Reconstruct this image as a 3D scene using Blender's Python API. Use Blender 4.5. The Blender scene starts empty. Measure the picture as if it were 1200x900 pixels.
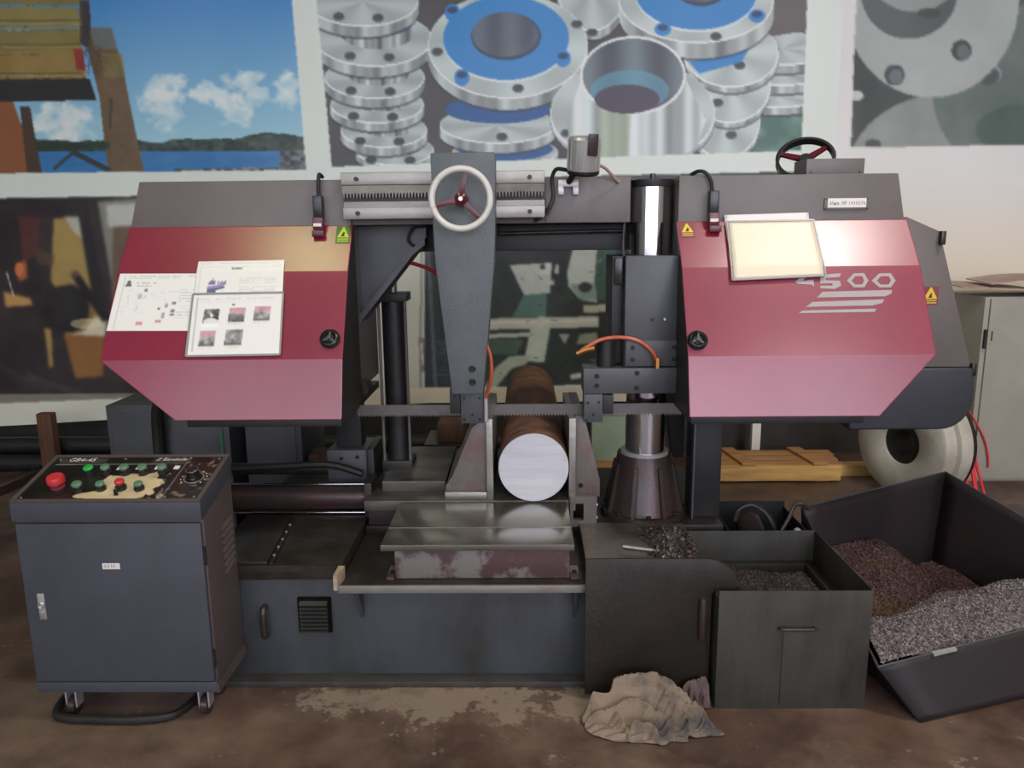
import bpy, bmesh, math, random
import numpy as np
from mathutils import Vector, Matrix

random.seed(7)
rng = np.random.default_rng(7)
S = bpy.context.scene
COL = S.collection
PI = math.pi

# ------------------------------------------------------------------ camera, world, light, exposure
cam_d = bpy.data.cameras.new('camera')
cam_d.sensor_fit = 'HORIZONTAL'; cam_d.sensor_width = 36.0; cam_d.lens = 27.0
cam_d.clip_start = 0.05; cam_d.clip_end = 100
cam = bpy.data.objects.new('camera', cam_d); COL.objects.link(cam)
cam.matrix_world = (Matrix.Translation((0, 0, 1.6)) @ Matrix.Rotation(math.radians(1.0), 4, 'Z')
                    @ Matrix.Rotation(math.radians(79.0), 4, 'X') @ Matrix.Rotation(math.radians(-0.6), 4, 'Z'))
S.camera = cam

W = bpy.data.worlds.new('world'); S.world = W; W.use_nodes = True
W.node_tree.nodes['Background'].inputs[0].default_value = (0.75, 0.8, 0.85, 1)
W.node_tree.nodes['Background'].inputs[1].default_value = 0.3

WINDOW_STRENGTH = 8.0
LAMPS = [  # x, y, radius, colour, watts
    (-1.95, 1.30, 0.45, (0.88, 1.0, 0.50), 45),
    (2.62, 1.25, 0.45, (1.0, 0.90, 0.82), 165),
    (-1.0, -2.6, 0.42, (0.95, 1.0, 0.90), 60),
    (3.4, -2.6, 0.42, (1.0, 0.97, 0.9), 150),
]
S.view_settings.view_transform = 'Standard'
S.view_settings.look = 'None'
S.view_settings.gamma = 1.0
S.view_settings.use_curve_mapping = False
S.view_settings.exposure = -0.60

# ------------------------------------------------------------------ object helpers
WL = {}

def link(o, parent=None, world=(0, 0, 0)):
    COL.objects.link(o)
    w = Vector(world)
    if parent is not None:
        o.parent = parent
        o.location = w - WL[parent.name]
    else:
        o.location = w
    WL[o.name] = w
    return o

def tag(o, label=None, cat=None, group=None, kind=None):
    if label: o['label'] = label
    if cat: o['category'] = cat
    if group: o['group'] = group
    if kind: o['kind'] = kind
    return o

def thing(name, loc, label, cat, group=None):
    o = bpy.data.objects.new(name, None); o.empty_display_size = 0.1
    link(o, None, loc)
    return tag(o, label, cat, group)

def obj(name, bm, mat, parent=None, bevel=0.0, seg=2, ang=35, flat=False):
    if bevel > 0:
        es = [e for e in bm.edges if len(e.link_faces) == 2 and e.calc_face_angle(0) > math.radians(30)]
        if es:
            bmesh.ops.bevel(bm, geom=es, offset=bevel, segments=seg, affect='EDGES', clamp_overlap=True, profile=0.6)
    bm.normal_update()
    a = math.radians(ang)
    for f in bm.faces: f.smooth = not flat
    for e in bm.edges:
        if len(e.link_faces) == 2 and e.calc_face_angle(0) > a: e.smooth = False
    lo = Vector((1e9,)*3); hi = Vector((-1e9,)*3)
    for v in bm.verts:
        for i in range(3):
            lo[i] = min(lo[i], v.co[i]); hi[i] = max(hi[i], v.co[i])
    c = Vector(((lo.x+hi.x)/2, (lo.y+hi.y)/2, lo.z))
    for v in bm.verts: v.co -= c
    me = bpy.data.meshes.new(name); bm.to_mesh(me); bm.free()
    me.materials.append(mat)
    o = bpy.data.objects.new(name, me)
    return link(o, parent, c)

def dup(o, parent, world, name=None):
    c = o.copy(); c.parent = None
    if name: c.name = name
    return link(c, parent, world)

def NB(): return bmesh.new()

def hull(bm, pts_a, pts_b):
    n = len(pts_a)
    A = [bm.verts.new(p) for p in pts_a]; B = [bm.verts.new(p) for p in pts_b]
    fs = [bm.faces.new(A[::-1]), bm.faces.new(B)]
    for i in range(n):
        j = (i+1) % n
        fs.append(bm.faces.new((A[i], A[j], B[j], B[i])))
    bmesh.ops.recalc_face_normals(bm, faces=fs)
    return bm

def box(bm, x0, x1, y0, y1, z0, z1):
    return hull(bm, [(x0,y0,z0),(x1,y0,z0),(x1,y1,z0),(x0,y1,z0)], [(x0,y0,z1),(x1,y0,z1),(x1,y1,z1),(x0,y1,z1)])

def prism_xz(bm, pts, y0, y1): return hull(bm, [(x,y0,z) for x,z in pts], [(x,y1,z) for x,z in pts])
def prism_yz(bm, pts, x0, x1): return hull(bm, [(x0,y,z) for y,z in pts], [(x1,y,z) for y,z in pts])
def prism_xy(bm, pts, z0, z1): return hull(bm, [(x,y,z0) for x,y in pts], [(x,y,z1) for x,y in pts])

def frame_of(d):
    d = Vector(d).normalized()
    u = d.orthogonal().normalized() if abs(d.z) < 0.999 else Vector((1,0,0))
    if abs(d.z) < 0.999: u = d.cross(Vector((0,0,1))).normalized()
    return d, u, d.cross(u).normalized()

def lathe(bm, prof, org=(0,0,0), axis=(0,0,1), seg=32, closed=False):
    """prof = (radius, distance along axis); radius 0 closes to a point"""
    d, u, w = frame_of(axis); org = Vector(org)
    rings = []
    for r, h in prof:
        if r <= 1e-7: rings.append([bm.verts.new(org + d*h)])
        else: rings.append([bm.verts.new(org + d*h + u*(r*math.cos(2*PI*k/seg)) + w*(r*math.sin(2*PI*k/seg))) for k in range(seg)])
    pairs = list(zip(rings, rings[1:])) + ([(rings[-1], rings[0])] if closed else [])
    fs = []
    for a, b in pairs:
        for k in range(seg):
            j = (k+1) % seg
            q = [a[k % len(a)], a[j % len(a)], b[j % len(b)], b[k % len(b)]]
            q2 = []
            for v in q:
                if v not in q2: q2.append(v)
            if len(q2) > 2: fs.append(bm.faces.new(q2))
    bmesh.ops.recalc_face_normals(bm, faces=fs)
    return bm

def cyl(bm, p0, p1, r, r1=None, seg=20):
    p0 = Vector(p0); p1 = Vector(p1); L = (p1-p0).length
    r1 = r if r1 is None else r1
    return lathe(bm, [(0,0),(r,0),(r1,L),(0,L)], p0, p1-p0, seg)

def torus(bm, c, axis, R, r, seg=40, ms=10, sq=None):
    pr = []
    if sq:
        a, b = sq
        pr = [(R-a,-b),(R+a,-b),(R+a,b),(R-a,b)]
    else:
        for k in range(ms):
            t = 2*PI*k/ms; pr.append((R + r*math.cos(t), r*math.sin(t)))
    return lathe(bm, pr, c, axis, seg, closed=True)

def spline(pts, n=8):
    P = [Vector(p) for p in pts]
    P = [P[0]*2-P[1]] + P + [P[-1]*2-P[-2]]
    out = []
    for i in range(1, len(P)-2):
        for k in range(n):
            t = k/n; a, b, c, d = P[i-1], P[i], P[i+1], P[i+2]
            out.append(0.5*((2*b) + (c-a)*t + (2*a-5*b+4*c-d)*t*t + (3*b-a-3*c+d)*t*t*t))
    out.append(P[-2]); return out

def tube(bm, pts, r, seg=8, n=8, smooth=True):
    Q = spline(pts, n) if smooth else [Vector(p) for p in pts]
    rings = []; up = None
    for i, p in enumerate(Q):
        t = (Q[min(i+1, len(Q)-1)] - Q[max(i-1, 0)]).normalized()
        if up is None: up = t.orthogonal().normalized()
        up = (up - t*up.dot(t)).normalized(); w = t.cross(up)
        rr = r(i/(len(Q)-1)) if callable(r) else r
        rings.append([bm.verts.new(p + up*(rr*math.cos(2*PI*k/seg)) + w*(rr*math.sin(2*PI*k/seg))) for k in range(seg)])
    fs = [bm.faces.new(rings[0][::-1]), bm.faces.new(rings[-1])]
    for a, b in zip(rings, rings[1:]):
        for k in range(seg):
            j = (k+1) % seg; fs.append(bm.faces.new((a[k], a[j], b[j], b[k])))
    bmesh.ops.recalc_face_normals(bm, faces=fs)
    return bm

def B(name, mat, parent, dims, bevel=0.003):
    return obj(name, box(NB(), *dims), mat, parent, bevel)

_bolts = {}
def bolt(parent, c, r=0.009, axis=(0,-1,0), mat=None, h=None):
    """socket-head cap screw, its head standing on the surface at c"""
    mat = mat or M['bolt']; h = h or r*0.8
    key = (r, tuple(axis), mat.name, h)
    if key not in _bolts:
        bm = lathe(NB(), [(0,h*0.35),(r*0.5,h*0.35),(r*0.5,h),(r*0.92,h),(r,h*0.85),(r,-0.002),(0,-0.002)], (0,0,0), axis, 12)
        me = bpy.data.meshes.new('bolt'); bm.to_mesh(me); bm.free(); me.materials.append(mat)
        for p in me.polygons: p.use_smooth = False
        _bolts[key] = me
    o = bpy.data.objects.new('bolt', _bolts[key])
    return link(o, parent, c)

def wood(bm): return bm

# ------------------------------------------------------------------ materials
M = {}
def lin(c):
    c = np.asarray(c, float)/255.0
    return np.where(c <= 0.04045, c/12.92, ((c+0.055)/1.055)**2.4)

def mat(name, rgb, rough=0.5, metal=0.0, rgb2=None, scale=6.0, amt=0.5, rvar=0.1, bump=0.0, bscale=60.0,
        coat=0.0, stretch=(1,1,1), thr=(0.4,0.65), spec=0.5, coords='Object', crough=0.15):
    """painted / metal surface: base colour, a second colour in noise-shaped patches, roughness variation, fine relief"""
    m = bpy.data.materials.new(name); m.use_nodes = True
    n = m.node_tree.nodes; l = m.node_tree.links; p = n['Principled BSDF']
    c = tuple(lin(rgb)) + (1,)
    p.inputs['Metallic'].default_value = metal
    p.inputs['Specular IOR Level'].default_value = spec
    p.inputs['Coat Weight'].default_value = coat
    p.inputs['Coat Roughness'].default_value = crough
    p.inputs['Coat IOR'].default_value = 1.6
    tc = n.new('ShaderNodeTexCoord'); mp = n.new('ShaderNodeMapping'); mp.inputs['Scale'].default_value = stretch
    l.new(tc.outputs[coords], mp.inputs['Vector'])
    nz = n.new('ShaderNodeTexNoise'); nz.inputs['Scale'].default_value = scale; nz.inputs['Detail'].default_value = 8; nz.inputs['Roughness'].default_value = 0.65
    l.new(mp.outputs[0], nz.inputs['Vector'])
    rp = n.new('ShaderNodeMapRange'); rp.inputs['From Min'].default_value = thr[0]; rp.inputs['From Max'].default_value = thr[1]
    l.new(nz.outputs['Fac'], rp.inputs['Value'])
    if rgb2 is not None:
        mu = n.new('ShaderNodeMath'); mu.operation = 'MULTIPLY'; mu.inputs[1].default_value = amt
        l.new(rp.outputs[0], mu.inputs[0])
        mx = n.new('ShaderNodeMix'); mx.data_type = 'RGBA'
        mx.inputs['A'].default_value = c; mx.inputs['B'].default_value = tuple(lin(rgb2)) + (1,)
        l.new(mu.outputs[0], mx.inputs['Factor']); l.new(mx.outputs['Result'], p.inputs['Base Color'])
    else:
        p.inputs['Base Color'].default_value = c
    r2 = n.new('ShaderNodeMapRange'); r2.inputs['To Min'].default_value = max(0.02, rough-rvar); r2.inputs['To Max'].default_value = min(1, rough+rvar)
    l.new(nz.outputs['Fac'], r2.inputs['Value']); l.new(r2.outputs[0], p.inputs['Roughness'])
    if bump > 0:
        nb = n.new('ShaderNodeTexNoise'); nb.inputs['Scale'].default_value = bscale; nb.inputs['Detail'].default_value = 4
        l.new(mp.outputs[0], nb.inputs['Vector'])
        bp = n.new('ShaderNodeBump'); bp.inputs['Strength'].default_value = bump; bp.inputs['Distance'].default_value = 0.01
        l.new(nb.outputs['Fac'], bp.inputs['Height']); l.new(bp.outputs[0], p.inputs['Normal'])
    M[name] = m
    return m

def emis(name, rgb, s):
    m = bpy.data.materials.new(name); m.use_nodes = True
    p = m.node_tree.nodes['Principled BSDF']
    p.inputs['Base Color'].default_value = (0.8,0.8,0.8,1)
    p.inputs['Emission Color'].default_value = tuple(rgb) + (1,); p.inputs['Emission Strength'].default_value = s
    M[name] = m; return m

def attr_mat(name, rough, coat=0.0, bump=0.0):
    m = bpy.data.materials.new(name); m.use_nodes = True
    n = m.node_tree.nodes; l = m.node_tree.links; p = n['Principled BSDF']
    a = n.new('ShaderNodeAttribute'); a.attribute_name = 'print'
    l.new(a.outputs['Color'], p.inputs['Base Color']); p.inputs['Roughness'].default_value = rough
    p.inputs['Coat Weight'].default_value = coat; p.inputs['Coat Roughness'].default_value = 0.1
    if bump:
        tc = n.new('ShaderNodeTexCoord'); nb = n.new('ShaderNodeTexNoise'); nb.inputs['Scale'].default_value = 3.0; nb.inputs['Detail'].default_value = 2
        l.new(tc.outputs['Object'], nb.inputs['Vector'])
        bp = n.new('ShaderNodeBump'); bp.inputs['Strength'].default_value = bump; bp.inputs['Distance'].default_value = 0.05
        l.new(nb.outputs['Fac'], bp.inputs['Height']); l.new(bp.outputs[0], p.inputs['Normal'])
    M[name] = m; return m

mat('grey_paint', (104,96,92), 0.42, rgb2=(90,84,81), scale=3, amt=0.6, bump=0.03, bscale=140)
mat('grey_dark', (74,75,78), 0.45, rgb2=(58,58,60), scale=5, amt=0.7, bump=0.03)
mat('arm_paint', (92,97,98), 0.42, rgb2=(76,79,84), scale=7, amt=0.6, bump=0.22, bscale=170)
mat('red_paint', (132,17,52), 0.5, rgb2=(118,14,45), scale=3, amt=0.7, bump=0.03, bscale=260, rvar=0.05, spec=0.3, coat=1.0, crough=0.27)
mat('base_paint', (68,72,77), 0.5, rgb2=(48,47,44), scale=3.2, amt=0.9, bump=0.04, stretch=(1,1,0.45))
mat('console_paint', (68,70,78), 0.45, rgb2=(58,60,64), scale=4, amt=0.6, bump=0.03, bscale=200)
mat('black_steel', (26,26,27), 0.5, rgb2=(40,36,33), scale=8, amt=0.6, bump=0.05)
mat('oily_steel', (62,56,50), 0.38, metal=0.35, rgb2=(36,30,26), scale=6, amt=0.9, rvar=0.15, bump=0.08)
mat('splash_steel', (36,29,20), 0.55, rgb2=(20,15,10), scale=5, amt=0.95, bump=0.12, bscale=90)
mat('bin_steel', (60,58,52), 0.55, rgb2=(32,27,21), scale=4.5, amt=0.95, bump=0.06, stretch=(1,1,0.4))
mat('bin_inside', (58,54,48), 0.42, metal=0.2, rgb2=(34,30,27), scale=5, amt=0.9, bump=0.1)
mat('scoop_steel', (30,27,28), 0.6, rgb2=(42,23,23), scale=2.6, amt=0.8, bump=0.06)
mat('machined', (170,168,160), 0.38, metal=0.85, rgb2=(120,112,102), scale=10, amt=0.7, bump=0.04, stretch=(0.15,1,1))
mat('oily_machined', (112,107,98), 0.4, metal=0.6, rgb2=(70,64,56), scale=7, amt=0.9, bump=0.05, stretch=(0.4,1,1))
mat('matte_black', (12,12,12), 0.9, spec=0.1)
mat('worn_edge', (176,158,132), 0.6, rgb2=(130,108,86), scale=30, amt=0.9)
mat('chute_wet_sheen', (112,102,98), 0.34, metal=0.3, rgb2=(74,62,58), scale=6, amt=0.9, bump=0.08)  # wet chute: its reflected sheen is put into the lighter base colour
mat('wood_dark', (96,62,40), 0.7, rgb2=(60,40,28), scale=5, amt=0.8, stretch=(6,6,0.6))
mat('plinth_paint', (62,60,58), 0.5, rgb2=(48,40,36), scale=8, amt=0.9, bump=0.06)
mat('table_steel', (150,146,136), 0.24, metal=0.85, rgb2=(112,106,96), scale=5, amt=0.7, bump=0.04, stretch=(0.3,1,1))
mat('rail_steel', (158,154,148), 0.42, metal=0.6, rgb2=(122,114,106), scale=9, amt=0.8, stretch=(0.3,1,1))
mat('chrome', (200,200,202), 0.13, metal=1.0, rgb2=(150,140,130), scale=4, amt=0.5, rvar=0.05, stretch=(1,1,0.2))
mat('wheel_white', (212,208,200), 0.3, rgb2=(190,184,174), scale=14, amt=0.6)
mat('spoke_red', (92,24,34), 0.3, rgb2=(70,16,24), scale=14, amt=0.6)
mat('bolt', (58,56,54), 0.35, metal=0.6, rgb2=(30,28,27), scale=40, amt=0.6)
mat('bolt_bright', (190,188,184), 0.3, metal=0.8)
mat('black_plastic', (20,20,21), 0.3, rgb2=(34,33,32), scale=20, amt=0.5)
mat('rubber', (24,23,22), 0.6, rgb2=(44,38,32), scale=20, amt=0.6)
mat('cast_oily', (62,55,52), 0.32, metal=0.3, rgb2=(70,42,42), scale=9, amt=0.7, bump=0.12, bscale=80)
mat('jaw_steel', (108,102,98), 0.42, metal=0.3, rgb2=(112,58,60), scale=7, amt=0.6, thr=(0.5,0.68), bump=0.1)
mat('block_rusty', (128,122,116), 0.5, metal=0.2, rgb2=(84,58,58), scale=6, amt=0.95, thr=(0.46,0.54), bump=0.1)
mat('bar_rust', (124,82,58), 0.75, rgb2=(78,50,40), scale=14, amt=0.8, bump=0.5, bscale=70)
mat('blade_steel', (120,116,114), 0.35, metal=0.7, rgb2=(90,86,84), scale=8, amt=0.6)
mat('brass', (170,120,60), 0.35, metal=0.8)
mat('copper_red', (186,88,58), 0.35, rgb2=(150,60,40), scale=20, amt=0.6)
mat('red_hose', (150,34,36), 0.4)
mat('paper', (236,232,226), 0.6)
mat('pocket_edge', (150,148,146), 0.35)
mat('pocket_cream', (240,228,204), 0.35, rgb2=(236,220,192), scale=5, amt=0.6, coat=0.3)
mat('decal', (158,150,150), 0.4)
mat('yellow', (222,190,40), 0.45)
mat('label_red', (120,52,58), 0.45)
mat('ink', (24,22,20), 0.5)
mat('white_label', (226,220,212), 0.5)
mat('alu', (186,184,182), 0.35, metal=0.45, rgb2=(160,150,146), scale=8, amt=0.5)
mat('drum_dark', (50,53,58), 0.38, rgb2=(38,39,42), scale=4, amt=0.6)
mat('btn_green', (40,170,70), 0.3)
mat('btn_teal', (84,128,104), 0.35, rgb2=(96,120,92), scale=30, amt=0.8)
mat('btn_red', (196,52,56), 0.35)
mat('btn_base', (34,32,30), 0.4)
mat('wood', (186,138,84), 0.65, rgb2=(138,94,56), scale=5, amt=0.8, stretch=(0.6,6,6), bump=0.15)
mat('wood_light', (214,174,104), 0.6, rgb2=(176,130,74), scale=5, amt=0.8, stretch=(0.6,6,6), bump=0.1)
mat('cardboard', (168,140,124), 0.7, rgb2=(196,180,170), scale=5, amt=0.8)
mat('cabinet_paint', (158,153,140), 0.5, rgb2=(140,134,120), scale=2, amt=0.6)
mat('flange_cream', (190,184,170), 0.5, rgb2=(158,148,130), scale=5, amt=0.8, bump=0.05)
mat('strap_red', (222,60,66), 0.4)
mat('green_rod', (50,120,80), 0.5)
mat('green_box', (150,172,146), 0.55, rgb2=(190,190,160), scale=4, amt=0.8)
mat('swarf', (138,128,128), 0.5, metal=0.3, rgb2=(104,94,94), scale=50, amt=0.9)
mat('swarf_dark', (92,82,82), 0.42, metal=0.35, rgb2=(58,48,46), scale=8, amt=0.9)
mat('swarf_rust', (84,62,60), 0.55, metal=0.25, rgb2=(104,74,46), scale=5, amt=0.8, thr=(0.52,0.7))
mat('rag', (128,111,94), 0.85, rgb2=(66,62,62), scale=7, amt=0.9, thr=(0.47,0.62), bump=0.25, bscale=120)
mat('rag_dark', (104,84,80), 0.85, rgb2=(70,58,58), scale=14, amt=0.8, bump=0.3)
mat('wall_dark', (52,48,45), 0.8, rgb2=(36,33,31), scale=3, amt=0.8)
mat('wall_plain', (150,146,138), 0.8, rgb2=(128,122,114), scale=1.5, amt=0.6)
mat('ceiling_paint', (140,138,134), 0.85, rgb2=(120,118,112), scale=1.5, amt=0.6)
mat('pocket_film', (232,232,228), 0.2, coat=0.5)
emis('window_glow', (0.83, 0.86, 1.0), WINDOW_STRENGTH)
emis('window_glow_bright', (0.83, 0.84, 1.0), WINDOW_STRENGTH*1.7)
attr_mat('banner_print', 0.42, bump=0.25)
attr_mat('sheet_print', 0.4)

# bar end: sawn steel with fine horizontal kerf lines
def kerf_mat():
    m = mat('sawn_face', (206,206,210), 0.42, metal=0.45, rgb2=(180,180,186), scale=3, amt=0.7, stretch=(0.6,1,6))
    n = m.node_tree.nodes; l = m.node_tree.links
    tc = n.new('ShaderNodeTexCoord'); wv = n.new('ShaderNodeTexWave'); wv.bands_direction = 'Z'
    wv.inputs['Scale'].default_value = 60; wv.inputs['Distortion'].default_value = 1.2; wv.inputs['Detail'].default_value = 3
    l.new(tc.outputs['Object'], wv.inputs['Vector'])
    bp = n.new('ShaderNodeBump'); bp.inputs['Strength'].default_value = 0.12; bp.inputs['Distance'].default_value = 0.004
    l.new(wv.outputs['Fac'], bp.inputs['Height']); l.new(bp.outputs[0], n['Principled BSDF'].inputs['Normal'])
kerf_mat()

def floor_mat():
    m = bpy.data.materials.new('floor_concrete'); m.use_nodes = True
    n = m.node_tree.nodes; l = m.node_tree.links; p = n['Principled BSDF']
    tc = n.new('ShaderNodeTexCoord')
    def noise(sc, det=8, ro=0.65, dist=0.0):
        z = n.new('ShaderNodeTexNoise'); z.inputs['Scale'].default_value = sc; z.inputs['Detail'].default_value = det
        z.inputs['Roughness'].default_value = ro; z.inputs['Distortion'].default_value = dist
        l.new(tc.outputs['Object'], z.inputs['Vector']); return z.outputs['Fac']
    def rng_(v, a, b, c=0.0, d=1.0):
        r = n.new('ShaderNodeMapRange'); r.inputs['From Min'].default_value = a; r.inputs['From Max'].default_value = b
        r.inputs['To Min'].default_value = c; r.inputs['To Max'].default_value = d
        l.new(v, r.inputs['Value']); return r.outputs[0]
    def op(k, a, b):
        q = n.new('ShaderNodeMath'); q.operation = k
        for i, x in enumerate((a, b)):
            if isinstance(x, (int, float)): q.inputs[i].default_value = x
            else: l.new(x, q.inputs[i])
        return q.outputs[0]
    def mix(f, a, b):
        x = n.new('ShaderNodeMix'); x.data_type = 'RGBA'
        for s, v in (('A', a), ('B', b)):
            if isinstance(v, tuple): x.inputs[s].default_value = tuple(lin(v)) + (1,)
            else: l.new(v, x.inputs[s])
        l.new(f, x.inputs['Factor']); return x.outputs['Result']
    sp = n.new('ShaderNodeSeparateXYZ'); l.new(tc.outputs['Object'], sp.inputs[0])
    X, Y = sp.outputs['X'], op('SUBTRACT', sp.outputs['Y'], 0.25)
    c = mix(rng_(noise(1.3), 0.35, 0.65), (64,48,40), (94,71,60))
    c = mix(op('MULTIPLY', rng_(noise(6), 0.45, 0.7), 0.6), c, (60,45,38))
    # bare concrete where the brown coating has worn off, along the foot of the machine and by the console
    band = op('MULTIPLY', op('MULTIPLY', rng_(Y, 2.24, 2.40), rng_(Y, 2.54, 2.48)), op('MULTIPLY', rng_(X, -1.05, -0.6), rng_(X, 0.30, 0.20)))
    fine = op('ADD', op('MULTIPLY', noise(7, 6, 0.6), 0.6), op('MULTIPLY', noise(38, 8, 0.7), 0.4))
    worn = rng_(op('ADD', fine, op('MULTIPLY', band, 0.17)), 0.60, 0.64)
    left = op('MULTIPLY', rng_(X, -0.75, -1.5), rng_(Y, 2.6, 2.1))
    dust = op('MULTIPLY', rng_(op('ADD', noise(2.4, 8), op('MULTIPLY', left, 0.16)), 0.46, 0.72), 0.8)
    c = mix(dust, c, (128,106,92))
    c = mix(op('MULTIPLY', worn, 0.75), c, (142,126,110))
    oil = rng_(noise(2.2, 6, 0.6, 0.4), 0.56, 0.68)
    c = mix(op('MULTIPLY', oil, 0.6), c, (52,38,34))
    l.new(c, p.inputs['Base Color'])
    l.new(rng_(noise(3.5), 0.35, 0.65, 0.32, 0.62), p.inputs['Roughness'])
    bp = n.new('ShaderNodeBump'); bp.inputs['Strength'].default_value = 0.15; bp.inputs['Distance'].default_value = 0.02
    l.new(noise(40, 6), bp.inputs['Height']); l.new(bp.outputs[0], p.inputs['Normal'])
    M['floor'] = m
floor_mat()

# ------------------------------------------------------------------ the setting
def struct(o): o['kind'] = 'structure'; return o
struct(obj('floor', box(NB(), -6.2, 6.2, -6.2, 5.7, -0.1, 0.0), M['floor']))
struct(obj('wall_back', box(NB(), -6.2, 6.2, 5.5, 5.7, 0, 6.5), M['wall_dark']))
struct(obj('wall_left', box(NB(), -6.2, -6.0, -6.0, 5.5, 0, 6.5), M['wall_plain']))
struct(obj('wall_right', box(NB(), 6.0, 6.2, -6.0, 5.5, 0, 6.5), M['wall_plain']))
struct(obj('ceiling', box(NB(), -6.2, 6.2, -6.2, 5.7, 6.5, 6.6), M['ceiling_paint']))
wr = NB()
box(wr, -6.2, 6.2, -6.2, -6.0, 0, 1.3); box(wr, -6.2, 6.2, -6.2, -6.0, 5.4, 6.5)
for i in range(6): box(wr, -6.2 + 2.4*i, -5.8 + 2.4*i, -6.2, -6.0, 1.3, 5.4)
struct(obj('wall_rear', wr, M['wall_plain']))
for i in range(5):
    x0 = -5.8 + 2.4*i
    fr = NB()
    for a, b in ((x0, x0+0.06), (x0+0.97, x0+1.03), (x0+1.94, x0+2.0)): box(fr, a, b, -6.12, -6.04, 1.3, 5.4)
    for a, b in ((1.3, 1.36), (2.65, 2.71), (4.0, 4.06), (5.34, 5.4)): box(fr, x0, x0+2.0, -6.12, -6.05, a, b)
    w = struct(obj('window_%d' % (i+1), fr, M['grey_paint']))
    obj('pane', box(NB(), x0, x0+2.0, -6.15, -6.13, 1.3, 5.4), M['window_glow_bright' if i > 2 else 'window_glow'], w)

for i, (x, y, r, c, wts) in enumerate(LAMPS):
    where = ['over the left hood', 'over the right hood', 'in the aisle on the console side', 'in the aisle on the cabinet side'][i]
    t = thing('ceiling_lamp', (x, y, 5.6), 'round high bay ceiling lamp ' + where, 'lamp', 'ceiling lamps of the hall')
    obj('reflector', lathe(NB(), [(0.08,0.42),(0.12,0.40),(r+0.02,0.02),(r+0.02,0.0),(r,0.02),(0.1,0.36),(0.0,0.36)], (x,y,5.6)), M['alu'], t)
    obj('hanger', cyl(NB(), (x,y,6.0), (x,y,6.5), 0.012), M['black_steel'], t)
    L = bpy.data.lights.new('ceiling_lamp_light', 'AREA'); L.shape = 'DISK'; L.size = 2*r - 0.03
    L.energy = wts; L.color = c; L.spread = math.radians(150)
    lo = bpy.data.objects.new('lamp_light', L); link(lo, t, (x, y, 5.61))

# ------------------------------------------------------------------ artwork rasters for the printed banners and sheets
class Art:
    def __init__(s, x0, y0, x1, y1, sc=1.0, bg=(220,219,214)):
        s.x0, s.y0, s.sc = x0, y0, sc
        s.h, s.w = int((y1-y0)*sc), int((x1-x0)*sc)
        s.X, s.Y = np.meshgrid(x0 + (np.arange(s.w)+0.5)/sc, y0 + (np.arange(s.h)+0.5)/sc)
        s.a = np.ones((s.h, s.w, 3))*np.array(bg, float)
        s.clip = np.ones((s.h, s.w), bool)
    def put(s, m, col, al=1.0):
        m = m & s.clip
        if callable(col):
            c = col(s.X[m], s.Y[m])
        else: c = np.array(col, float)
        if isinstance(al, np.ndarray): al = al[m][:,None]
        s.a[m] = s.a[m]*(1-al) + c*al
    def polymask(s, pts):
        m = np.zeros((s.h, s.w), bool); n = len(pts)
        for i in range(n):
            (xa, ya), (xb, yb) = pts[i], pts[(i+1) % n]
            if ya == yb: continue
            c = ((s.Y < ya) != (s.Y < yb)) & (s.X < (xb-xa)*(s.Y-ya)/(yb-ya) + xa)
            m ^= c
        return m
    def poly(s, pts, col, al=1.0): s.put(s.polymask(pts), col, al)
    def ellmask(s, cx, cy, rx, ry, ang=0):
        c, q = math.cos(ang), math.sin(ang)
        u = (s.X-cx)*c + (s.Y-cy)*q; v = -(s.X-cx)*q + (s.Y-cy)*c
        return (u/rx)**2 + (v/ry)**2 < 1
    def ell(s, cx, cy, rx, ry, col, ang=0, al=1.0): s.put(s.ellmask(cx, cy, rx, ry, ang), col, al)
    def line(s, x0, y0, x1, y1, w, col, al=1.0):
        d = math.hypot(x1-x0, y1-y0) or 1; nx, ny = -(y1-y0)/d*w/2, (x1-x0)/d*w/2
        s.poly([(x0+nx,y0+ny),(x1+nx,y1+ny),(x1-nx,y1-ny),(x0-nx,y0-ny)], col, al)
    def sample(s, x, y):
        fx = np.clip((x-s.x0)*s.sc-0.5, 0, s.w-1.001); fy = np.clip((y-s.y0)*s.sc-0.5, 0, s.h-1.001)
        i, j = fx.astype(int), fy.astype(int); a, b = (fx-i)[:,None], (fy-j)[:,None]
        A = s.a
        return (A[j,i]*(1-a)+A[j,i+1]*a)*(1-b) + (A[j+1,i]*(1-a)+A[j+1,i+1]*a)*b
    def soften(s, m, k):
        b = s.a.copy()
        for _ in range(k):
            A_ = np.pad(b, ((1,1),(1,1),(0,0)), mode='edge')
            b = (A_[1:-1,1:-1]*2 + A_[:-2,1:-1] + A_[2:,1:-1] + A_[1:-1,:-2] + A_[1:-1,2:])/6
        s.a[m] = b[m]
    def blur(s, k=1):
        for _ in range(k):
            A = np.pad(s.a, ((1,1),(1,1),(0,0)), mode='edge')
            s.a = (A[1:-1,1:-1]*4 + A[:-2,1:-1] + A[2:,1:-1] + A[1:-1,:-2] + A[1:-1,2:])/8

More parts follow.
